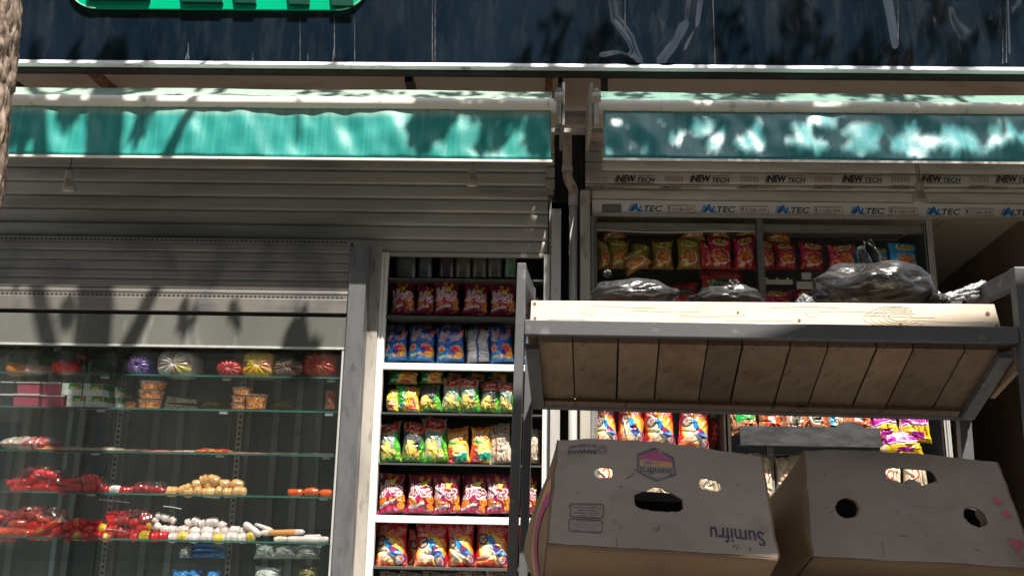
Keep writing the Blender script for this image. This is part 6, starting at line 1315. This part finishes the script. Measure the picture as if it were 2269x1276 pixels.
bag(d_clear, 3, 1, 719, 742, 865, 907, 4.62, 'small pack of pink sticks at the right end of the second glass shelf', box=.01, thick=.02, paper=True)
# flat packets on the third shelf
FL = [(-5, 62, 966, 999, 'pale flat packet with a raised end at the left of the third shelf'), (45, 100, 966, 1000, 'thin red and white sachets sticking up on the third shelf'), (75, 135, 988, 1001, 'flat orange packet on the third shelf'), (128, 190, 989, 1002, 'flat beige packet with twisted ends on the third shelf'), (188, 262, 990, 1003, 'longer flat beige packet on the third shelf'), (258, 322, 994, 1004, 'flat brown packet behind the slotted upright'), (318, 380, 996, 1005, 'flat red edged packet on the third shelf'), (378, 432, 996, 1005, 'flat pink packet left of the colourful one'), (430, 502, 993, 1006, 'colourful red and yellow packet on the third shelf'), (500, 592, 1001, 1008, 'thin pink slice packet on the third shelf'), (590, 672, 1002, 1009, 'thin dark slice packet near the right of the third shelf'), (668, 740, 1003, 1009, 'thin dark packet at the right end of the third shelf')]
pc = [(.62, .48, .36), (.62, .10, .10), (.62, .30, .12), (.66, .52, .40), (.68, .54, .40), (.25, .16, .1), (.55, .25, .18), (.60, .32, .26), (.70, .36, .06), (.45, .22, .18), (.2, .12, .1), (.15, .08, .07)]
for i, (x0, x1, y0, y1, lb) in enumerate(FL):
    a = at(x0, y1, 4.525); b = at(x1, y0, 4.525); w = b[0] - a[0]; h = b[2] - a[2]; c0 = pc[i]; alt = [(.7, .65, .6), (.7, .6, .6), (.7, .1, .05), (.4, .3, .25), (.45, .36, .3), (.1, .06, .05), (.6, .08, .05), (.65, .55, .5), (.62, .03, .04), (.3, .1, .1), (.08, .05, .05), (.3, .2, .2)][i]
    def f(u, v, a=a, w=w, h=h, i=i): 
        t = math.sin(math.pi * min(1, v * 2)) if v < .5 else math.sin(math.pi * min(1, (1 - v) * 2)); th = 2 * math.pi * v; e = (1 - abs(2 * u - 1) ** 4)
        return (a[0] + w * u, 4.61 - .09 * math.cos(th) + .008 * noise.noise(Vector((u * 8, v * 3, i))), a[2] + h * (.52 + .45 * math.sin(th) * (e ** .5) * (1 + .5 * noise.noise(Vector((u * 7, math.cos(th), i * 3))))))
    blob('food_packet', f, 40, 20, lambda u, v, c0=c0, alt=alt, i=i: alt if noise.noise(Vector((u * 6, v * 5, i * 7))) > .12 else c0, lb, 'food packet', 'flat packets on the third glass shelf', m=M['foilprint'])
# sausage strings
def string(pxs, col, r_px, label, grp, Y=4.55, spots=None, band_=None, name='sausage_string', seed=0, gapf=.06):
    P = [at(x, y, Y + (q[2] if len(q) > 2 else 0)) for q in pxs for x, y in [q[:2]]]; r = r_px / F * Y
    root = empty(name, tuple(P[0] - [0, 0, r]), label, 'sausages', grp)
    for i in range(len(P) - 1):
        a, b = P[i], P[i + 1]; link(a, b, r, col, 'link', parent=root, spots=spots if (i + seed) % 3 == 0 else None, seed=i + seed, bend=.004 * (-1) ** i, band_=band_ if i % 3 == 1 else None)
    return root
gR4 = 'red sausages on the fourth glass shelf'
string([(22, 1083), (72, 1080), (112, 1082), (160, 1086), (205, 1088)], RED, 7, 'lowest string of the red pile on the fourth shelf', gR4, spots=(.75, .2, .2))
string([(14, 1070, .04), (60, 1066, .04), (78, 1072, .05), (128, 1066, .05), (138, 1078, .04)], RED, 7, 'red string across the middle of the left pile on the fourth shelf', gR4, seed=3, Y=4.54)
string([(60, 1073, 0), (76, 1052, 0), (100, 1047, 0), (134, 1056, 0)], RED, 7, 'red string looped over the top of the left pile', gR4, seed=5, spots=(.78, .25, .25))
string([(88, 1060, .03), (118, 1070, .02), (142, 1064, 0)], RED, 8, 'short red string in the middle of the left pile', gR4, seed=8)
string([(140, 1068), (180, 1064), (214, 1058), (219, 1078), (226, 1089)], RED, 8, 'red string forming the right hump of the pile', gR4, seed=2, spots=(.75, .3, .3))
string([(150, 1082, -.02), (186, 1076, -.02), (214, 1082, -.02)], (.58, .015, .015), 8, 'short red string in front of the right hump', gR4, seed=12)
string([(222, 1082), (242, 1084), (270, 1086)], RED, 7, 'red sausages with a white paper band on the fourth shelf', gR4, band_=((.75, .75, .75), .05, .9), seed=1)
string([(268, 1086, .02), (300, 1084, .05), (330, 1084), (368, 1088)], (.5, .012, .012), 7, 'red string before the golden sausages', gR4, seed=6)
GO = (.74, .44, .16); gG = 'golden sausages on the fourth glass shelf'
string([(369, 1087), (394, 1088)], GO, 9, 'single round golden sausage next to the red ones', gG)
string([(394, 1089), (424, 1076), (446, 1072, .02)], GO, 8, 'golden sausage leaning on the left of the golden pile', gG, seed=4, spots=(.75, .6, .4))
string([(408, 1090), (430, 1089), (448, 1090), (478, 1089), (494, 1089), (515, 1090), (547, 1091)], GO, 8.5, 'bottom golden string of the pile', gG, seed=1, spots=(.78, .6, .35))
string([(444, 1064, .02), (462, 1058, .02), (486, 1070, .01), (510, 1072, .02), (540, 1076, .02)], GO, 8.5, 'golden string running over the pile to the right', gG, seed=7, spots=(.75, .62, .4))
string([(428, 1078, .03), (452, 1072, .03), (480, 1080, .03)], GO, 8.5, 'short golden string in the middle of the pile', gG, seed=9)
string([(446, 1066, .04), (456, 1060, .05), (470, 1062, .04)], GO, 7, 'golden loop at the very top of the pile', gG, seed=10)
string([(637, 1090), (673, 1090), (708, 1091), (748, 1092)], (.75, .11, .015), 7, 'orange sausages at the right end of the fourth shelf', 'orange sausages on the fourth glass shelf', seed=2)
gR5 = 'red sausages on the lowest glass shelf'
ro = [((-10, 1176), (75, 1182), 8), ((-10, 1150), (22, 1140), 7), ((8, 1150), (82, 1148), 8), ((18, 1160), (60, 1158), 6), ((30, 1172), (95, 1172), 7), ((60, 1186), (142, 1150), 6), ((82, 1146), (118, 1152), 6), ((-12, 1192), (40, 1190), 7), ((60, 1190), (128, 1188), 6), ((-14, 1130), (44, 1142), 5)]
for i, (a_, b_, r_) in enumerate(ro):
    Y = 4.535 + (i * 7 % 5) * .018; link(at(a_[0], a_[1], Y), at(b_[0], b_[1], Y + .03), r_ / F * Y, (.78, .02, .015) if i % 3 else (.80, .08, .02), 'sausage', ['thickest long frankfurter crossing the left pile low down', 'short frankfurter stub at the left picture edge', 'long straight frankfurter on top of the left pile', 'thin frankfurter under the long straight one', 'frankfurter in the middle of the left pile', 'slanting orange frankfurter with yellow print', 'short frankfurter end behind the slanting one', 'frankfurter lying lowest at the left picture edge', 'frankfurter lying flat at the foot of the slanting one', 'thin frankfurter resting highest at the left edge'][i], 'loose frankfurters on the lowest glass shelf', seed=i, spots=(.8, .45, .03) if i in (5, 8) else (.78, .25, .2))
string([(118, 1180), (140, 1170), (165, 1160), (178, 1152)], RED, 8, 'red string rising to the right of the frankfurters', gR5, seed=1, spots=(.8, .4, .1))
string([(142, 1187), (160, 1188), (185, 1188), (200, 1188), (227, 1188), (250, 1190)], RED, 8, 'red string lying along the front of the lowest shelf', gR5, seed=2, spots=(.78, .3, .25), band_=((.8, .6, .05), .3, .7))
string([(158, 1176, .03), (178, 1166, .03), (192, 1152, .03)], RED, 9, 'short thick red string leaning up in the middle', gR5, seed=5)
string([(190, 1170, .02), (212, 1172, .02), (240, 1172, .02), (262, 1170, .02)], RED, 8, 'red string in the middle with yellow bands', gR5, seed=3, band_=((.82, .62, .03), .4, .9))
string([(236, 1144, .04), (262, 1140, .04), (288, 1150, .04)], RED, 9, 'red sausages standing at the top of the middle heap', gR5, seed=7)
string([(240, 1156, .03), (264, 1154, .03), (290, 1154, .03)], (.58, .01, .012), 8, 'second red layer of the middle heap', gR5, seed=8)
string([(286, 1160, .04), (310, 1152, .03), (334, 1142, .03)], RED, 8, 'red string rising to the white sausages', gR5, seed=9)
string([(258, 1186, .04), (292, 1184, .03)], (.4, .01, .012), 9, 'dim red sausage behind the white tipped one', gR5, seed=13)
string([(300, 1172, .02), (330, 1170, .02), (338, 1164, .02)], RED, 8, 'red string with a yellow label under the rising one', gR5, seed=10, band_=((.8, .45, .03), 0, 1))
string([(290, 1188), (308, 1188), (336, 1188), (354, 1188), (373, 1189)], RED, 9, 'red sausages with a yellow band before the white string', gR5, seed=4, band_=((.82, .62, .03), .1, .9))
WS = (.80, .71, .68); gW = 'white sausages on the lowest glass shelf'
string([(374, 1190), (394, 1190), (418, 1190), (444, 1191), (472, 1192), (500, 1192), (528, 1192), (548, 1190), (566, 1186)], WS, 8.5, 'longest white sausage string along the front of the shelf', gW, seed=1, band_=((.78, .6, .05), .1, .9))
string([(374, 1170, .02), (392, 1176, .02), (422, 1176, .02), (446, 1178, .02), (474, 1180, .02), (508, 1176, .02), (534, 1178, .02), (550, 1176, .02)], WS, 8.5, 'second layer white sausage string', gW, seed=2, spots=(.6, .2, .1))
string([(342, 1158, .02), (346, 1146, .02), (358, 1142, .02), (376, 1148, .02), (388, 1158, .02)], WS, 6, 'white sausage string curled into a small ring', gW, seed=3, spots=(.65, .25, .15))
string([(344, 1160, .01), (356, 1172, .01), (376, 1176, .01)], WS, 7, 'white sausage pair under the small ring', gW, seed=4)
string([(412, 1160, .03), (424, 1154, .03), (442, 1160, .03), (456, 1158, .03), (486, 1158, .03), (500, 1168, .03)], WS, 8, 'white sausage string lying on top of the white pile', gW, seed=5)
for i, (a_, b_, r_) in enumerate([((540, 1158), (578, 1186), 6), ((576, 1180), (676, 1178), 5), ((564, 1160), (606, 1176), 4), ((634, 1194), (732, 1195), 5.5), ((606, 1194), (638, 1193), 5), ((672, 1188), (712, 1187), 3)]):
    Y = 4.545 + (i % 3) * .02; link(at(*a_, Y), at(*b_, Y), r_ / F * Y, WS, 'sausage', ['white sausage slanting down beside the white pile', 'long white sausage with orange print', 'thin white sausage behind the long one', 'longest white sausage at the right end of the shelf', 'short yellow printed sausage end', 'thin white sausage on top at the right end'][i], 'loose white sausages', seed=i, spots=(.75, .5, .05) if i in (4,) else None, band_=((.75, .35, .1), .2, .8) if i == 1 else None)
# folded bags under the lowest shelf
for i, (v, x0, x1, y0, y1, lb) in enumerate([(1, 420, 503, 1224, 1236, 'blue folded bag at the bottom of the small stack under the shelf'), (1, 422, 501, 1214, 1226, 'blue folded bag in the middle of the small stack under the shelf'), (1, 424, 500, 1203, 1215, 'blue folded bag on top of the small stack under the shelf'), (0, 398, 426, 1208, 1236, 'pale folded bag left of the blue stack'), (0, 562, 612, 1206, 1238, 'pale green folded bag, left of three under the shelf'), (0, 604, 664, 1208, 1238, 'pale green folded bag, middle of three under the shelf'), (0, 652, 710, 1208, 1238, 'pale green folded bag, right of three under the shelf'), (1, 372, 445, 1262, 1300, 'blue bag at the very bottom of the case'), (1, 455, 485, 1264, 1300, 'small blue bag beside the bottom blue bag'), (0, 560, 622, 1256, 1300, 'pale bag at the very bottom of the case'), (2, 655, 702, 1254, 1300, 'olive bag at the very bottom of the case')]):
    bag(d_folded, v, i % 4, x0, x1, y0, y1, 4.60, lb, 'folded bag', 'folded bags under the lowest shelf', 'folded_bag', rx=-10, thick=.12)
# thin bright wire hooks on the case glass
for i, (xa_, ya_, xb_, yb_) in enumerate([(220, 1106, 286, 1113), (362, 1121, 402, 1127), (232, 1171, 280, 1177)]):
    mb = MB(); mb.tube([at(xa_, ya_, 4.53), at((xa_ + xb_) / 2, (ya_ + yb_) / 2 - 1, 4.53), at(xb_, yb_, 4.53)], .0022, 6); mb.build('wire_hook', M['aluw'], label=['bright thin wire above the red heap', 'bright thin wire above the white ring', 'thin wire lying over the red heap'][i], cat='wire', group='bright wires inside the glass')

filmm = glassmat('cling_film', (.985, .97, .97), .25, .1)
def film(px0, px1, yt, yb, label, seed, Y=4.52, dep=.12):
    a = at(px0, yb, Y); b = at(px1, yb, Y); w = b[0] - a[0]; h = at(px0, yt, Y)[2] - a[2]
    def f(u, v):
        th = math.pi * (.02 + .96 * v); q = Vector((u * 6, v * 5, seed)); n = 1 - abs(noise.noise(q)) * 2; n2 = noise.noise(q * 2.7)
        e = max(0, 1 - abs(2 * u - 1) ** 3) ** .5
        return (a[0] + w * u, Y + dep * .5 - dep * .5 * math.cos(th) * (.8 + .2 * e) + .006 * n2, a[2] + h * e * math.sin(th) ** .6 * (1 + .16 * max(0, n) ** 3 + .12 * n2))
    mb = MB(); mb.grid(f, 90, 40); mb.build('cling_film', filmm, smooth=True, label=label, cat='plastic film', group='clear film packs over the sausages')
film(10, 140, 1036, 1090, 'clear film over the left half of the red pile on the fourth shelf', 1)
film(136, 232, 1050, 1092, 'clear film over the right hump of the red pile', 2)
film(-20, 150, 1128, 1197, 'clear film over the left frankfurter pile on the lowest shelf', 3)
film(232, 345, 1134, 1194, 'clear film over the middle red heap on the lowest shelf', 4)
film(280, 368, 1066, 1094, 'clear film pack before the golden sausages', 5)

string([(0, 1186, .03), (40, 1184, .03), (88, 1182, .04), (130, 1180, .04), (170, 1182, .04)], RED, 8, 'deep red string behind the frankfurters along the shelf', gR5, seed=21)
string([(20, 1168, .05), (60, 1166, .05), (104, 1164, .05), (134, 1162, .04)], (.70, .02, .015), 9, 'second deep red string behind the frankfurter pile', gR5, seed=22)
string([(20, 1140, .05), (58, 1138, .05), (96, 1142, .05)], RED, 8, 'red string at the top of the frankfurter pile', gR5, seed=23, spots=(.8, .4, .1))
string([(150, 1172, .04), (184, 1176, .04), (214, 1180, .04), (246, 1180, .04), (280, 1176, .05), (318, 1176, .05)], (.70, .015, .015), 9, 'long deep red string behind the middle of the lowest shelf', gR5, seed=24)
string([(200, 1160, .05), (232, 1158, .05)], RED, 8, 'short red string between the leaning one and the middle heap', gR5, seed=25)
string([(28, 1076, .05), (80, 1062, .05), (130, 1074, .05), (176, 1074, .04), (212, 1070, .04)], (.70, .02, .018), 9, 'deep red string behind the whole red pile', gR4, seed=26)
string([(70, 1058, .03), (96, 1054, .03), (126, 1060, .03)], RED, 9, 'red string filling the top hump of the left pile', gR4, seed=27)
string([(440, 1082, .05), (470, 1072, .05), (505, 1080, .05), (530, 1084, .05)], GO, 9, 'golden string at the back of the golden pile', gG, seed=28)
string([(390, 1182, .05), (430, 1184, .05), (470, 1184, .05), (520, 1184, .05), (556, 1182, .05)], WS, 9, 'white sausage string at the back of the white pile', gW, seed=29)
